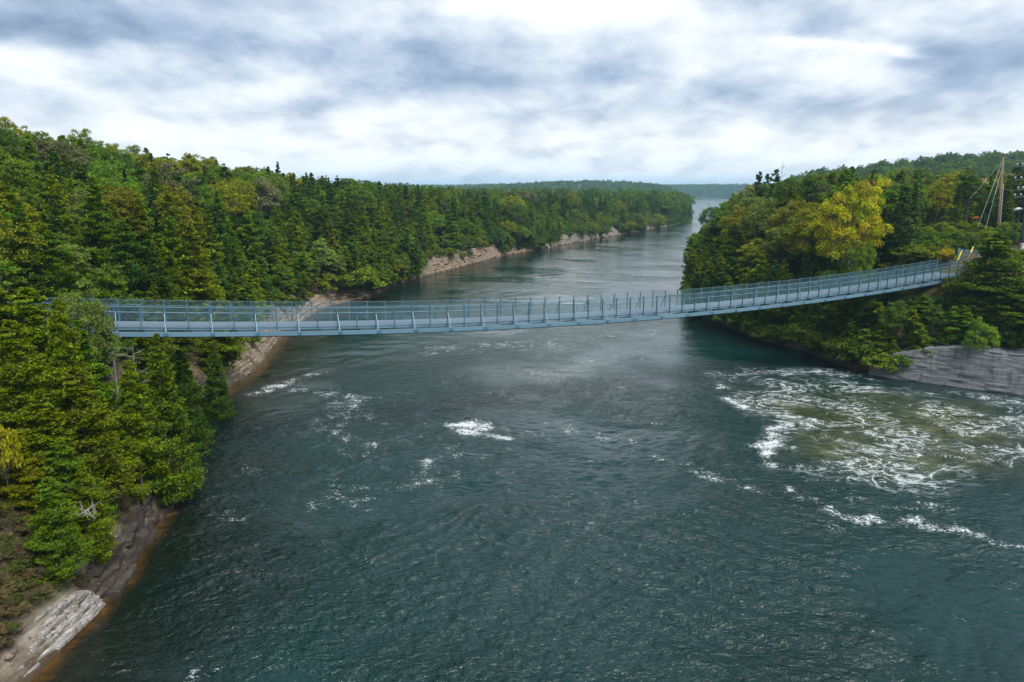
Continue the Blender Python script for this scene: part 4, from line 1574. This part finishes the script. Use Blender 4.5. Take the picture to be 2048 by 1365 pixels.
# --- trees that can be told apart in the photograph: (kind, pixel of the top, forward distance, base level, scale across, colour, label)
KEY = [
    ('cedar_tree', 0, (112, 596), 38.0, 4.2, 0.78, OLIVE, 'slender pointed cedar whose tip rises before the left bridge end'),
    ('cedar_tree', 1, (150, 735), 36.5, 2.6, 1.05, OLIVE, 'broad bushy cedar on the near left bank right below the slender cedar'),
    ('cedar_tree', 2, (70, 780), 34.5, 2.6, 1.0, OLIVE, 'bushy cedar above the bleached dead branches near the left edge'),
    ('cedar_tree', 0, (165, 830), 37.5, 2.0, 0.85, CEDAR, 'lower green cedar leaning out over the near left bank'),
    ('cedar_tree', 1, (20, 640), 36.0, 4.5, 1.0, OLIVE, 'cedar cut by the left picture edge before the bridge'),
    ('cedar_tree', 2, (308, 668), 43.0, 3.0, 0.95, CEDAR, 'cedar before the bridge whose top covers the edge beam'),
    ('cedar_tree', 0, (255, 720), 41.0, 3.0, 0.80, OLIVE, 'cedar just left of the one covering the edge beam'),
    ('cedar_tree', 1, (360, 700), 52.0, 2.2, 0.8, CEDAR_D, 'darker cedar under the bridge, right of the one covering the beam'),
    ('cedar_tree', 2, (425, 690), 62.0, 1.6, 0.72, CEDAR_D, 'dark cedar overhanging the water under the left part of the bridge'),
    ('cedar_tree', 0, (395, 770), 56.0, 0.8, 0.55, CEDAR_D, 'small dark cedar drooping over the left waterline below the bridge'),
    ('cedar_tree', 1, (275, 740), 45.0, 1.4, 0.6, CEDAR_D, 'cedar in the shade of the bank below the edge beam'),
    ('cedar_tree', 0, (120, 880), 34.0, 1.2, 0.8, CEDAR, 'low cedar of the near left bank with bleached branches in it'),
    ('cedar_tree', 2, (175, 905), 35.5, 1.5, 0.5, CEDAR, 'small cedar at the bank edge beside the dark rock'),
    ('cedar_tree', 1, (55, 575), 40.5, 5.0, 1.25, OLIVE, 'tall cedar hiding the left bridge end, left of the slender one'),
    ('cedar_tree', 0, (-25, 560), 41.0, 5.0, 1.3, OLIVE, 'tall cedar half outside the left picture edge before the bridge'),
    ('cedar_tree', 2, (160, 640), 41.0, 4.0, 1.1, CEDAR, 'cedar between the slender cedar and the grey leafless tree'),
    ('cedar_tree', 1, (95, 955), 31.0, 2.2, 0.62, CEDAR, 'lowest small cedar on the brown bank above the pale slab'),
    ('cedar_tree', 0, (165, 935), 33.5, 2.0, 0.6, OLIVE, 'small olive cedar at the foot of the near left clump'),
    ('cedar_tree', 2, (35, 870), 33.0, 2.2, 0.75, CEDAR_Y, 'yellowish cedar at the left edge above the bare bank'),
]
for i, (nm, pi, tp, Y, bz, sx, c, lab) in enumerate(KEY):
    top = at_r(*tp, Y)
    b = gz(top[0], Y)
    b = min(b, top[2] - 3.0)
    sc = (top[2] - b) / 9.0
    tree(nm, P_CEDAR_HI[pi], (top[0], Y, b - 0.1), sc, i * 2.1, c, lab, 'tree', 'cedars on the near left bank', sxy=1.0 * sx / max(sc, 0.45))


def place(kind, proto, h0, tp, Y, c, lab, sx=1.0, group=None, rz=0.0, base=None):
    top = at_r(*tp, Y)
    b = gz(top[0], Y) if base is None else base
    sc = max((top[2] - b) / h0, 0.2)
    return tree(kind, proto, (top[0], Y, b - 0.1), sc, rz, c, lab, 'tree', group, sxy=sx / sc)


place('broadleaf_tree', P_BROAD_HI[0], 10, (90, 462), 58, LEAFP, 'pale green aspen just behind the left bridge end', 1.05, rz=1)
place('broadleaf_tree', P_BROAD_HI[1], 10, (155, 575), 44.5, LEAFP, 'small pale leafy tree covering the left end of the handrail', 0.6, rz=2)
place('shrub', P_SHRUB[1], 3, (-2, 850), 32.0, (0.24, 0.225, 0.010), 'yellow leaved sapling cut by the left picture edge', 0.42, rz=3, base=at_r(-2, 985, 32.0)[2])
place('maple_tree', P_MAPLE, 13, (1712, 360), 90, MAPLE, 'large golden yellow maple on the right bank above the bridge', 0.88, rz=0.6)
place('broadleaf_tree', P_BROAD_HI[0], 10, (1720, 478), 84.5, LEAFG, 'green tree directly below the golden maple', 0.62, rz=2.2)
place('broadleaf_tree', P_BROAD_HI[0], 10, (215, 365), 78, CEDAR_Y, 'rounded yellow green tree standing out in the left forest', 1.0, rz=2.6)
place('pine_tree', P_PINE[0], 13, (1520, 344), 150, PINE, 'left of the two dark pines on the right bank skyline', 0.8)
place('pine_tree', P_PINE[1], 13, (1553, 336), 146, PINE, 'right and taller of the two dark pines on the right bank skyline', 0.8, rz=1)
place('dead_tree', P_DEAD[0], 8.5, (1566, 318), 152, None, 'bare dead treetop beside the taller skyline pine', 0.8)
place('broadleaf_tree', P_BROAD[1], 11, (1672, 346), 150, RUST, 'rust brown tree on the right bank skyline', 0.9)
place('cedar_tree', P_CEDAR_HI[1], 9, (2003, 468), 77, CEDAR, 'bushy cedar covering the right end of the bridge', 1.95, rz=1.3)
place('cedar_tree', P_CEDAR_HI[0], 9, (2040, 560), 74, CEDAR, 'cedar above the grey blue wall at the right picture edge', 1.4, rz=2.3)
place('cedar_tree', P_CEDAR_HI[2], 9, (1930, 610), 75, CEDAR, 'cedar above the grey blue wall, left of the edge cedar', 1.2, rz=0.3)
place('cedar_tree', P_CEDAR_HI[2], 9, (1972, 512), 79, CEDAR_D, 'dark cedar at the bridge end, left of the bushy one', 1.25, rz=0.9)
place('dead_tree', P_DEAD[1], 8.5, (215, 655), 47, None, 'grey leafless tree under the left end of the bridge', 1.25)
place('dead_tree', P_DEAD[2], 8.5, (265, 690), 48, None, 'grey twiggy tree right of the other one under the left bridge end', 1.1, rz=1)
place('dead_tree', P_DEAD[0], 8.5, (350, 455), 92, None, 'grey dead tree in the left forest above the bridge', 1.1, rz=2)
place('dead_tree', P_DEAD[1], 8.5, (840, 470), 182, None, 'leaning grey dead tree above the mid river cliff', 1.2, rz=0.2)

# fallen bleached branches over the near left bank
for (pa, Y, rz, sc, tilt, lab) in [((140, 1030), 32.0, 0.6, 0.42, (0.5, 0.9), 'bleached bare branch hanging over the lowest near cedar'),
                                   ((165, 985), 33.5, 2.4, 0.42, (-0.4, 1.0), 'bleached forked branch in the near left cedars'),
                                   ((350, 965), 47.0, 0.2, 0.45, (0.2, 1.2), 'small bleached driftwood branch at the rocky point')]:
    p = at_r(*pa, Y)
    tree('dead_branch', P_SNAG, (p[0], p[1], p[2] - 0.3), sc, rz, None, lab, 'branch', tilt=tilt)

# shrubs on the near bank
for i, (pa, z, sc, c, lab) in enumerate([
        ((378, 975), 0.3, 0.42, LEAFD, 'small green bush overhanging the water at the rocky point'),
        ((345, 975), 1.0, 0.35, OLIVE, 'low olive bush on the rocky point by the driftwood'),
        ((235, 960), 2.2, 0.40, OLIVE, 'olive bush on the brown bank beside the small cedar'),
        ((50, 1100), 2.6, 0.40, CEDAR_D, 'dark bush at the left edge above the pale slab'),
        ((190, 1080), 1.6, 0.28, OLIVE, 'little bush on the brown slope above the wet ledges'),
        ((470, 700), 2.5, 0.55, OLIVE, 'olive bush on the tan bank under the bridge')]):
    p = at(*pa, z)
    g_ = gz(p[0], p[1])
    tree('shrub', P_SHRUB[i % 3], (p[0], p[1], max(g_, 0.1) - 0.15), sc, i * 1.3, c, lab, 'bush', 'bushes on the near left bank')
place('shrub', P_SHRUB[0], 3, (1895, 497), 88, GOLD, 'yellow flowering bush beside the landing fence corner', 0.5)

for i, (tp, Y, c, lab) in enumerate([
        ((1862, 492), 90, OLIVE, 'olive bush on the slope left of the yellow flowering bush'),
        ((1835, 488), 92, CEDAR, 'green bush second to the left of the yellow flowering bush'),
        ((1925, 478), 99, CEDAR_D, 'dark green bush directly behind the landing fence'),
        ((1950, 470), 101, LEAFG, 'bright green bush at the foot of the leaning utility pole'),
        ((1975, 462), 102, CEDAR, 'green bush right of the leaning utility pole foot')]):
    place('shrub', P_SHRUB[i % 3], 3, tp, Y, c, lab, 1.5, 'bushes round the landing', rz=i)

# bushes that trail into the water along the right bank
def waterline_bushes(path, step, skip, side, smin, smax, seed):
    rs = np.random.default_rng(seed)
    P_, u_ = resample(np.array(path), step)
    T_ = np.gradient(P_, axis=0)
    T_ /= np.linalg.norm(T_, axis=1)[:, None]
    N_ = np.stack([T_[:, 1], -T_[:, 0]], 1)
    if shore_distance(P_[5:6, 0] + N_[5:6, 0] * 2, P_[5:6, 1] + N_[5:6, 1] * 2)[0][0] < 0:
        N_ = -N_
    cnt = {}
    for i in range(len(P_)):
        if vnoise(np.array([u_[i] * 0.07]), np.array([3.3]), seed)[0] < skip:
            continue
        q = P_[i] + N_[i] * rs.uniform(0.0, 0.7) * (1 if smax < 1.4 else 4)
        c, cn = [(CEDAR, 'green'), (OLIVE, 'olive'), (CEDAR_D, 'dark green')][rs.integers(3)]
        sc = rs.uniform(smin, smax)
        cnt[cn] = cnt.get(cn, 0) + 1
        tree('shrub', P_SHRUB[rs.integers(3)], (q[0], q[1], max(gz(q[0], q[1]), 0.0) - 0.25), sc, rs.random() * 6, c,
             f'{cn} bush trailing into the water on the {side} bank, {ORDINALS[min(cnt[cn], 30) - 1]} from left', 'bush', f'bushes trailing into the water on the {side} bank', sxy=rs.uniform(0.9, 1.2))


waterline_bushes(left_shore[12:23], 3.2, 0.45, 'left', 1.1, 2.1, 67)
waterline_bushes(right_shore[4:10], 1.35, -1, 'right', 0.75, 1.25, 66)

# --- the forest on both banks
KEEP_OUT = [(at_r(112, 596, 38.0)[:2], 3)]
EXTRA = rng


def forest():
    rs = np.random.default_rng(55)
    cand = []
    for spacing, r0, r1 in ((3.3, 42, 130), (4.4, 130, 240), (5.8, 240, 430)):
        xs = np.arange(-260, 330, spacing)
        ys = np.arange(20, 430, spacing)
        X, Y = np.meshgrid(xs, ys)
        X = (X + rs.uniform(-0.45, 0.45, X.shape) * spacing).ravel()
        Y = (Y + rs.uniform(-0.45, 0.45, Y.shape) * spacing).ravel()
        r = np.hypot(X, Y)
        ok = (r >= r0) & (r < r1) & (np.abs(np.arctan2(X, Y)) < R(39)) & (Y > 20)
        cand.append(np.stack([X[ok], Y[ok]], 1))
    for path, st in ((np.array(right_shore[1:11]), 1.9), (np.array(left_shore[11:]), 2.6)):
        for off in (0.9, 2.6):
            P_, u_ = resample(path, st)
            T_ = np.gradient(P_, axis=0)
            T_ /= np.linalg.norm(T_, axis=1)[:, None]
            N_ = np.stack([-T_[:, 1], T_[:, 0]], 1)
            m_ = P_[len(P_) // 2] + N_[len(P_) // 2] * 3
            if shore_distance(m_[:1], m_[1:])[0][0] < 0:
                N_ = -N_
            cand.append(P_ + N_ * off + rs.uniform(-0.5, 0.5, P_.shape))
    C = np.concatenate(cand)
    d, left = shore_distance(C[:, 0], C[:, 1])
    ok = d > 0.35
    C, d, left = C[ok], d[ok], left[ok]
    z = terrain(C[:, 0], C[:, 1])
    # clear of the bridge and of the bare rock faces
    s = (C[:, 0] - BX) * DIR.x + (C[:, 1] - BY) * DIR.y
    lat = (C[:, 0] - BX) * PERP.x + (C[:, 1] - BY) * PERP.y
    on_bridge = (lat > -2.6) & (lat < WIDTH + 2.6) & (s > N_FIRST * BAY - 4) & (s < N_LAST * BAY + 6)
    ok = ~(on_bridge & (left | (s > 86)))
    near_left = left & (lat < -1.0)
    ok &= ~near_left
    pxx = np.array([project(x, y, zz)[0] for (x, y), zz in zip(C, z)])
    bare = left & (((pxx > 470) & (pxx < 600) & (d < 2.6) & (C[:, 1] < 125)) | ((pxx > 600) & (pxx < 715) & (d < 2.2) & (C[:, 1] < 150)) |
                   ((pxx > 838) & (pxx < 990) & (d < 3.6)) | ((pxx > 1118) & (pxx < 1235) & (d < 4.5)) | ((pxx > 1290) & (pxx < 1330) & (d < 4.5)))
    ok &= ~bare
    wall = (~left) & (pxx > 1800) & (d < 1.1) & (C[:, 1] < 80)
    ok &= ~wall
    # the landing and the poles keep an open view
    ok &= ~((~left) & (pxx > 1880) & (lat < 4.0) & (d > 9) & (C[:, 1] < 100))
    ok &= ~((~left) & (pxx > 1900) & (C[:, 1] > 84) & (C[:, 1] < 112) & (rs.random(len(C)) < 0.75))
    C, d, left, z, lat, s, pxx = C[ok], d[ok], left[ok], z[ok], lat[ok], s[ok], pxx[ok]
    n = len(C)
    r = np.hypot(C[:, 0], C[:, 1])
    az = np.arctan2(C[:, 0], C[:, 1])
    u = rs.random(n)
    mixn = fbm(C[:, 0] * 0.035, C[:, 1] * 0.035, 201, 3)
    kinds = []
    for i in range(n):
        if d[i] < 7:
            k = 'cedar' if u[i] < 0.84 else 'broad'
        elif left[i]:
            pb = 0.20 + 0.9 * (mixn[i] - 0.45) + (0.34 if d[i] > 34 else 0)
            k = 'broad' if u[i] < pb else ('spruce' if u[i] > (0.91 if d[i] < 30 else 0.99) else 'cedar')
        else:
            k = 'broad' if u[i] < 0.44 else ('pine' if u[i] > 0.95 else ('spruce' if u[i] > 0.92 else 'cedar'))
        kinds.append(k)
    hs = np.empty(n)
    for i, k in enumerate(kinds):
        hh = {'cedar': rs.uniform(6.5, 12.0), 'broad': rs.uniform(7.5, 12.0), 'spruce': rs.uniform(9, 13.5), 'pine': rs.uniform(10, 14)}[k]
        if d[i] < 4:
            hh *= 0.72
        if not left[i] and lat[i] < 0 and s[i] > 55:
            hh *= np.interp(lat[i], [-14, -3], [0.95, 0.62])
        if left[i] and lat[i] < 14 and s[i] < 25:
            hh *= 0.8
        hs[i] = hh
    # nothing in front of the bridge on the right may hide its deck, and the maple and the pole stand clear
    for i in range(n):
        if left[i]:
            continue
        if lat[i] < WIDTH + 2.6:
            lim = float(deck_pt(min(s[i] / BAY, N_LAST), 0, -0.9).z) + (0.05 * abs(min(lat[i], 0)))
            hs[i] = min(hs[i], lim - z[i])
        py_lim = None
        if 1585 < pxx[i] < 1815 and C[i, 1] < 93:
            py_lim = 525 + rs.uniform(-15, 25)
        elif pxx[i] >= 1840 and C[i, 1] < 112:
            py_lim = 470 + rs.uniform(-10, 20)
        elif 1700 < pxx[i] and C[i, 1] < 150:
            py_lim = 352 + rs.uniform(-12, 30)
        if py_lim is not None:
            hs[i] = min(hs[i], at_r(pxx[i], py_lim, C[i, 1])[2] - z[i])
    ok = hs > 1.6
    C, d, left, z, lat, s, pxx, hs, az, r = C[ok], d[ok], left[ok], z[ok], lat[ok], s[ok], pxx[ok], hs[ok], az[ok], r[ok]
    kinds = [k for k, o_ in zip(kinds, ok) if o_]
    n = len(C)
    # which of them the view can show: walk outwards, remember how high the canopy stands in every direction
    order = np.argsort(r)
    nb = 1600
    hor = np.full(nb, -9.0)
    vis = np.zeros(n, bool)
    share = np.zeros(n)
    for i in order:
        rad = {'cedar': 0.20, 'broad': 0.27, 'spruce': 0.17, 'pine': 0.2}[kinds[i]] * hs[i]
        a0 = int((az[i] - 0.6 * rad / r[i] + 0.7) / 1.4 * nb)
        a1 = int((az[i] + 0.6 * rad / r[i] + 0.7) / 1.4 * nb) + 1
        a0, a1 = max(a0, 0), min(a1, nb)
        if a1 <= a0:
            continue
        te = (z[i] + hs[i] - CAM_H) / r[i]
        gain = te - hor[a0:a1]
        if (gain > 0.0025).mean() > 0.3:
            vis[i] = True
            share[i] = np.clip(gain, 0, hs[i] / r[i]).mean() * (a1 - a0)
            cut = (z[i] + hs[i] * (0.72 if kinds[i] != 'broad' else 0.85) - CAM_H) / r[i]
            hor[a0:a1] = np.maximum(hor[a0:a1], cut)
    idx = np.where(vis)[0]
    stuff = []
    groups = {}
    for k in ('cedar', 'broad', 'spruce', 'pine'):
        ki = [i for i in idx if kinds[i] == k]
        ki.sort(key=lambda i: -share[i])
        groups[k] = ki[:300]
        stuff += ki[300:]
    print('FOREST', {k: len(v) for k, v in groups.items()}, 'rest', len(stuff))

    def colour(i):
        k = kinds[i]
        v = rs.random()
        warm = float(np.clip(1.0 - r[i] / 190, 0, 1)) if left[i] else 0.35
        if k == 'cedar':
            if v < 0.25 + 0.35 * warm:
                return OLIVE, 'olive green'
            if v < 0.80:
                return CEDAR, 'green'
            return CEDAR_D, 'dark green'
        if k == 'spruce':
            return SPRUCE, 'dark green'
        if k == 'pine':
            return PINE, 'dark green'
        if v < 0.13 + 0.18 * warm:
            return LEAFY, 'yellow green'
        if v < 0.55:
            return LEAFG, 'leaf green'
        if v < 0.68:
            return LEAFP, 'pale green'
        if v < 0.94 or d[i] < 8:
            return LEAFD, 'dark green'
        return (RUST, 'rust brown') if (v > 0.985 and not left[i]) else (GREYG, 'grey green')

    def zone(i):
        x = pxx[i]
        if left[i]:
            if d[i] < 7:
                return 'left waterline', ('under the bridge' if lat[i] < 12 else 'beyond the bridge' if x < 800 else 'at the mid river cliff' if x < 1100 else 'far upstream')
            where = 'above the left bridge end' if x < 430 else 'behind the tan ledges' if x < 800 else 'behind the mid river cliff' if x < 1110 else 'near the far bend'
            return ('on the left slope' if d[i] < 32 else 'high on the left bank'), where
        if lat[i] < 0:
            return 'right bank', ('below the bridge at the water' if d[i] < 6 else 'below the bridge up the slope')
        where = 'left of the golden maple' if x < 1610 else 'around the golden maple' if x < 1830 else 'near the utility poles'
        return ('right waterline' if d[i] < 7 else 'on the right bank'), where

    short = {'olive green': 'olive', 'leaf green': 'green'}
    nmk = {'cedar': ('cedar_tree', 'cedar'), 'broad': ('broadleaf_tree', 'broadleaf'), 'spruce': ('spruce_tree', 'spruce'), 'pine': ('pine_tree', 'pine')}
    counters = {}
    todo = []
    for k, ki in groups.items():
        for i in ki:
            c, cn = colour(i)
            a, b = zone(i)
            todo.append((pxx[i], i, k, c, cn, a, b))
    todo.sort(key=lambda q: q[0])
    ords = ORDINALS
    tot = {}
    for q in todo:
        key = (q[2], q[4], q[5], q[6])
        tot[key] = tot.get(key, 0) + 1
    for x_, i, k, c, cn, a, b in todo:
        key = (k, cn, a, b)
        counters[key] = counters.get(key, 0) + 1
        nm, word = nmk[k]
        art = a if a.startswith(('on', 'high')) else 'at the ' + a if 'waterline' in a else 'on the ' + a
        if tot[key] == 1:
            lab = f'only {cn} {word} {art} {b}'
        elif tot[key] <= 30:
            lab = f'{cn} {word} {art} {b}, {ords[counters[key] - 1]} from left'
        else:
            lab = f'{cn} {word} {art} {b}'
        near = r[i] < 95
        if k == 'cedar':
            pr, h0, rel = (P_CEDAR_HI[rs.integers(3)] if r[i] < 80 else P_CEDAR[rs.integers(5)]), 9.0, rs.uniform(0.72, 1.12)
            if d[i] < 5:
                rel *= 1.3
            rel *= float(np.clip(6.5 / hs[i], 1.0, 1.7))
        elif k == 'broad':
            pr, h0, rel = P_BROAD[rs.integers(5)], 11.0, rs.uniform(0.85, 1.2)
        elif k == 'spruce':
            pr, h0, rel = P_SPRUCE[rs.integers(3)], 11.0, rs.uniform(0.85, 1.15)
        else:
            pr, h0, rel = P_PINE[rs.integers(2)], 13.0, rs.uniform(0.9, 1.2)
        sc = hs[i] / h0
        jit = rs.uniform(0.85, 1.18)
        c = tuple(v * jit for v in c)
        tl = (0.0, 0.0)
        if d[i] < 4:
            tl = (rs.normal(0, 0.06), (0.16 if left[i] else -0.16) + rs.normal(0, 0.05))
            tree(nm, pr, (C[i, 0], C[i, 1], z[i] - 0.25), sc, 0.0, c, lab, 'tree', f'{word}s {art} {b}', tilt=tl, sxy=rel)
        else:
            tree(nm, pr, (C[i, 0], C[i, 1], z[i] - 0.2), sc, rs.random() * 6.28, c, lab, 'tree', f'{word}s {art} {b}', tilt=(rs.normal(0, 0.03), rs.normal(0, 0.03)), sxy=rel)
    return [(C[i, 0], C[i, 1], z[i], hs[i], kinds[i]) for i in stuff], hor


rest, HOR = forest()


# --- far woods that read as one mass: one object per kind of canopy
def scatter(name, label, pts, scales, proto, color):
    V = np.asarray(pts, float)
    me = bpy.data.meshes.new(name)
    me.vertices.add(len(V))
    me.vertices.foreach_set('co', V.astype(np.float32).ravel())
    a = me.attributes.new('size', 'FLOAT', 'POINT')
    a.data.foreach_set('value', np.asarray(scales, np.float32))
    rz = me.attributes.new('turn', 'FLOAT', 'POINT')
    rz.data.foreach_set('value', rng.random(len(V)).astype(np.float32) * 6.28)
    o = obj(name, me)
    o.color = (*color, 1)
    ng = bpy.data.node_groups.new(name, 'GeometryNodeTree')
    ng.interface.new_socket('Geometry', in_out='INPUT', socket_type='NodeSocketGeometry')
    ng.interface.new_socket('Geometry', in_out='OUTPUT', socket_type='NodeSocketGeometry')
    gi = ng.nodes.new('NodeGroupInput')
    go = ng.nodes.new('NodeGroupOutput')
    oi = ng.nodes.new('GeometryNodeObjectInfo')
    oi.inputs['Object'].default_value = proto
    oi.inputs['As Instance'].default_value = True
    ip = ng.nodes.new('GeometryNodeInstanceOnPoints')
    at1 = ng.nodes.new('GeometryNodeInputNamedAttribute')
    at1.data_type = 'FLOAT'
    at1.inputs['Name'].default_value = 'size'
    at2 = ng.nodes.new('GeometryNodeInputNamedAttribute')
    at2.data_type = 'FLOAT'
    at2.inputs['Name'].default_value = 'turn'
    cx = ng.nodes.new('ShaderNodeCombineXYZ')
    lk = ng.links.new
    lk(at2.outputs['Attribute'], cx.inputs[2])
    lk(gi.outputs[0], ip.inputs['Points'])
    lk(oi.outputs['Geometry'], ip.inputs['Instance'])
    lk(cx.outputs[0], ip.inputs['Rotation'])
    lk(at1.outputs['Attribute'], ip.inputs['Scale'])
    lk(ip.outputs[0], go.inputs[0])
    md = o.modifiers.new('canopy', 'NODES')
    md.node_group = ng
    tag(o, label, 'forest', kind='stuff')
    return o


def far_forest():
    rs = np.random.default_rng(77)
    protos = {}
    for nm, pr in (('cedar', P_CEDAR), ('broad', P_BROAD), ('spruce', P_SPRUCE), ('pine', P_PINE)):
        protos[nm] = [next(o for o in bpy.data.objects if o.data == p[0]) for p in pr if any(o.data == p[0] for o in bpy.data.objects)]
    buckets = {}

    def add(kind, pi, x, y, z, s, ci):
        buckets.setdefault((kind, pi, ci), []).append((x, y, z, s))
    for (x, y, z, h, k) in rest:
        pl = protos[k]
        add(k, rs.integers(len(pl)), x, y, z - 0.2, h / {'cedar': 9, 'broad': 11, 'spruce': 11, 'pine': 13}[k], rs.integers(2))
    nb = len(HOR)
    hor = HOR.copy()
    for r0, r1, sp in ((430, 800, 7.0), (800, 1700, 11.0), (1700, 3800, 17.0)):
        n = int(0.5 * (r1 ** 2 - r0 ** 2) * 2 * R(38) / (sp * sp))
        r = np.sqrt(rs.uniform(r0 * r0, r1 * r1, n))
        a = rs.uniform(-R(38), R(38), n)
        o_ = np.argsort(r)
        r, a = r[o_], a[o_]
        X, Y = r * np.sin(a), r * np.cos(a)
        d, left = shore_distance(X, Y)
        z = terrain(X, Y)
        h = rs.uniform(8, 14, n) * (1.0 if r0 < 1000 else 1.15)
        for i in range(n):
            if d[i] < 2:
                continue
            b0 = int((a[i] - 0.25 * h[i] / r[i] + 0.7) / 1.4 * nb)
            b1 = int((a[i] + 0.25 * h[i] / r[i] + 0.7) / 1.4 * nb) + 1
            te = (z[i] + h[i] - CAM_H) / r[i]
            if te < hor[b0:b1].min() + 0.0006:
                continue
            hor[b0:b1] = np.maximum(hor[b0:b1], (z[i] + h[i] * 0.7 - CAM_H) / r[i])
            k = 'broad' if rs.random() < 0.72 else 'cedar'
            pl = protos[k]
            add(k, rs.integers(len(pl)), X[i], Y[i], z[i] - 0.4, h[i] / (11 if k == 'broad' else 9) * (1.15 if k == 'broad' else 1), rs.integers(2))
    # the wooded edge of the far lake shore
    fs, _u = resample(np.array([(372, 1800), (470, 2230), (700, 2260), (980, 2200)]), 6.5)
    for off in (4, 14, 28, 46, 66):
        for x, y in fs:
            xx, yy = x + rs.uniform(-4, 4), y + off + rs.uniform(-5, 5)
            if y < 2200:
                xx -= off
            zz = terrain(np.array([xx]), np.array([yy]))[0]
            add('broad', rs.integers(len(protos['broad'])), xx, yy, zz - 0.5, rs.uniform(0.9, 1.5), rs.integers(2))
    total = 0
    for (k, pi, ci), pts in buckets.items():
        P = np.array(pts)
        total += len(P)
        c = {'broad': (LEAFG, LEAFD), 'cedar': (CEDAR, CEDAR_D), 'spruce': (SPRUCE, SPRUCE), 'pine': (PINE, PINE)}[k][ci]
        scatter('distant_forest', 'distant wooded banks and hills seen as one green mass', P[:, :3], P[:, 3], protos[k][pi], c)
    print('FAR', total)


far_forest()


# low brush and saplings that close the forest floor between the trunks
def understory():
    rs = np.random.default_rng(99)
    n = 60000
    X = rs.uniform(-150, 170, n)
    Y = rs.uniform(24, 430, n)
    d, left = shore_distance(X, Y)
    lat = (X - BX) * PERP.x + (Y - BY) * PERP.y
    s = (X - BX) * DIR.x + (Y - BY) * DIR.y
    ok = (d > 0.9) & (d < 40) & (np.abs(np.arctan2(X, Y)) < R(40))
    ok &= ~((lat > -1.5) & (lat < WIDTH + 1.5) & (d > 8))
    near = left & (lat < 0) & (d < 3.4)
    ok &= ~(near & ((d < 1.4) | (rs.random(n) < 0.55)))
    ok &= ~(left & (d < 2.6) & (rs.random(n) < 0.6))
    ok &= (Y < 190) | (d < 28)
    ok &= ~((~left) & (X > 38) & (Y < 76) & (d < 2.0))
    X, Y, d, left = X[ok], Y[ok], d[ok], left[ok]
    keep = rs.random(len(X)) < 0.62
    X, Y = X[keep], Y[keep]
    z = terrain(X, Y)
    pr = [next(o for o in bpy.data.objects if o.data == p[0]) for p in P_SHRUB]
    for j in range(3):
        sel = np.arange(len(X)) % 3 == j
        scatter('undergrowth', 'low green undergrowth between the forest trunks', np.stack([X, Y, z - 0.15], 1)[sel], rs.uniform(0.35, 0.8, sel.sum()) * np.interp(Y[sel], [34, 50, 100, 300], [0.5, 0.9, 1, 1.9]), pr[j], (CEDAR_D, OLIVE, LEAFD)[j])


understory()


# dry grass, ferns and brush on the near left bank
def bank_brush():
    rs = np.random.default_rng(123)
    n = 11000
    X = rs.uniform(-36, -14, n)
    Y = rs.uniform(20, 56, n)
    d, left = shore_distance(X, Y)
    ok = (d > 0.9) & (d < 9) & left
    ok &= rs.random(n) < np.interp(d, [0.9, 2.5, 5], [0.25, 0.8, 1.0])
    X, Y = X[ok], Y[ok]
    z = terrain(X, Y)
    pr = [next(o for o in bpy.data.objects if o.data == p[0]) for p in P_SHRUB]
    for j, c in enumerate(((0.135, 0.105, 0.045), (0.075, 0.095, 0.018), (0.10, 0.085, 0.040))):
        sel = np.arange(len(X)) % 3 == j
        scatter('bank_brush', 'dry grass and low brush on the near left bank', np.stack([X, Y, z - 0.06], 1)[sel], rs.uniform(0.07, 0.24, sel.sum()), pr[j], c)


bank_brush()


# ------------------------------------------------------------------ air between us and the far hills
def build_haze():
    m, nt, out = new_mat('pale_blue_haze')
    t = NT(nt)
    v = t.n('ShaderNodeVolumePrincipled')
    v.inputs['Color'].default_value = (0.45, 0.76, 1.0, 1)
    v.inputs['Density'].default_value = 0.00017
    v.inputs['Anisotropy'].default_value = 0.2
    t.l(v.outputs[0], out.inputs['Volume'])
    x0, x1, y0, y1, z0, z1 = -3600, 4700, -60, 6200, -7, 75
    mb = MB()
    mb.box(((x0 + x1) / 2, (y0 + y1) / 2, (z0 + z1) / 2), (x1 - x0, y1 - y0, z1 - z0))
    o = mb.build('haze', m)
    tag(o, 'thin bluish air that fades the far hills', 'haze', kind='stuff')


HAZE = True
if HAZE:
    build_haze()
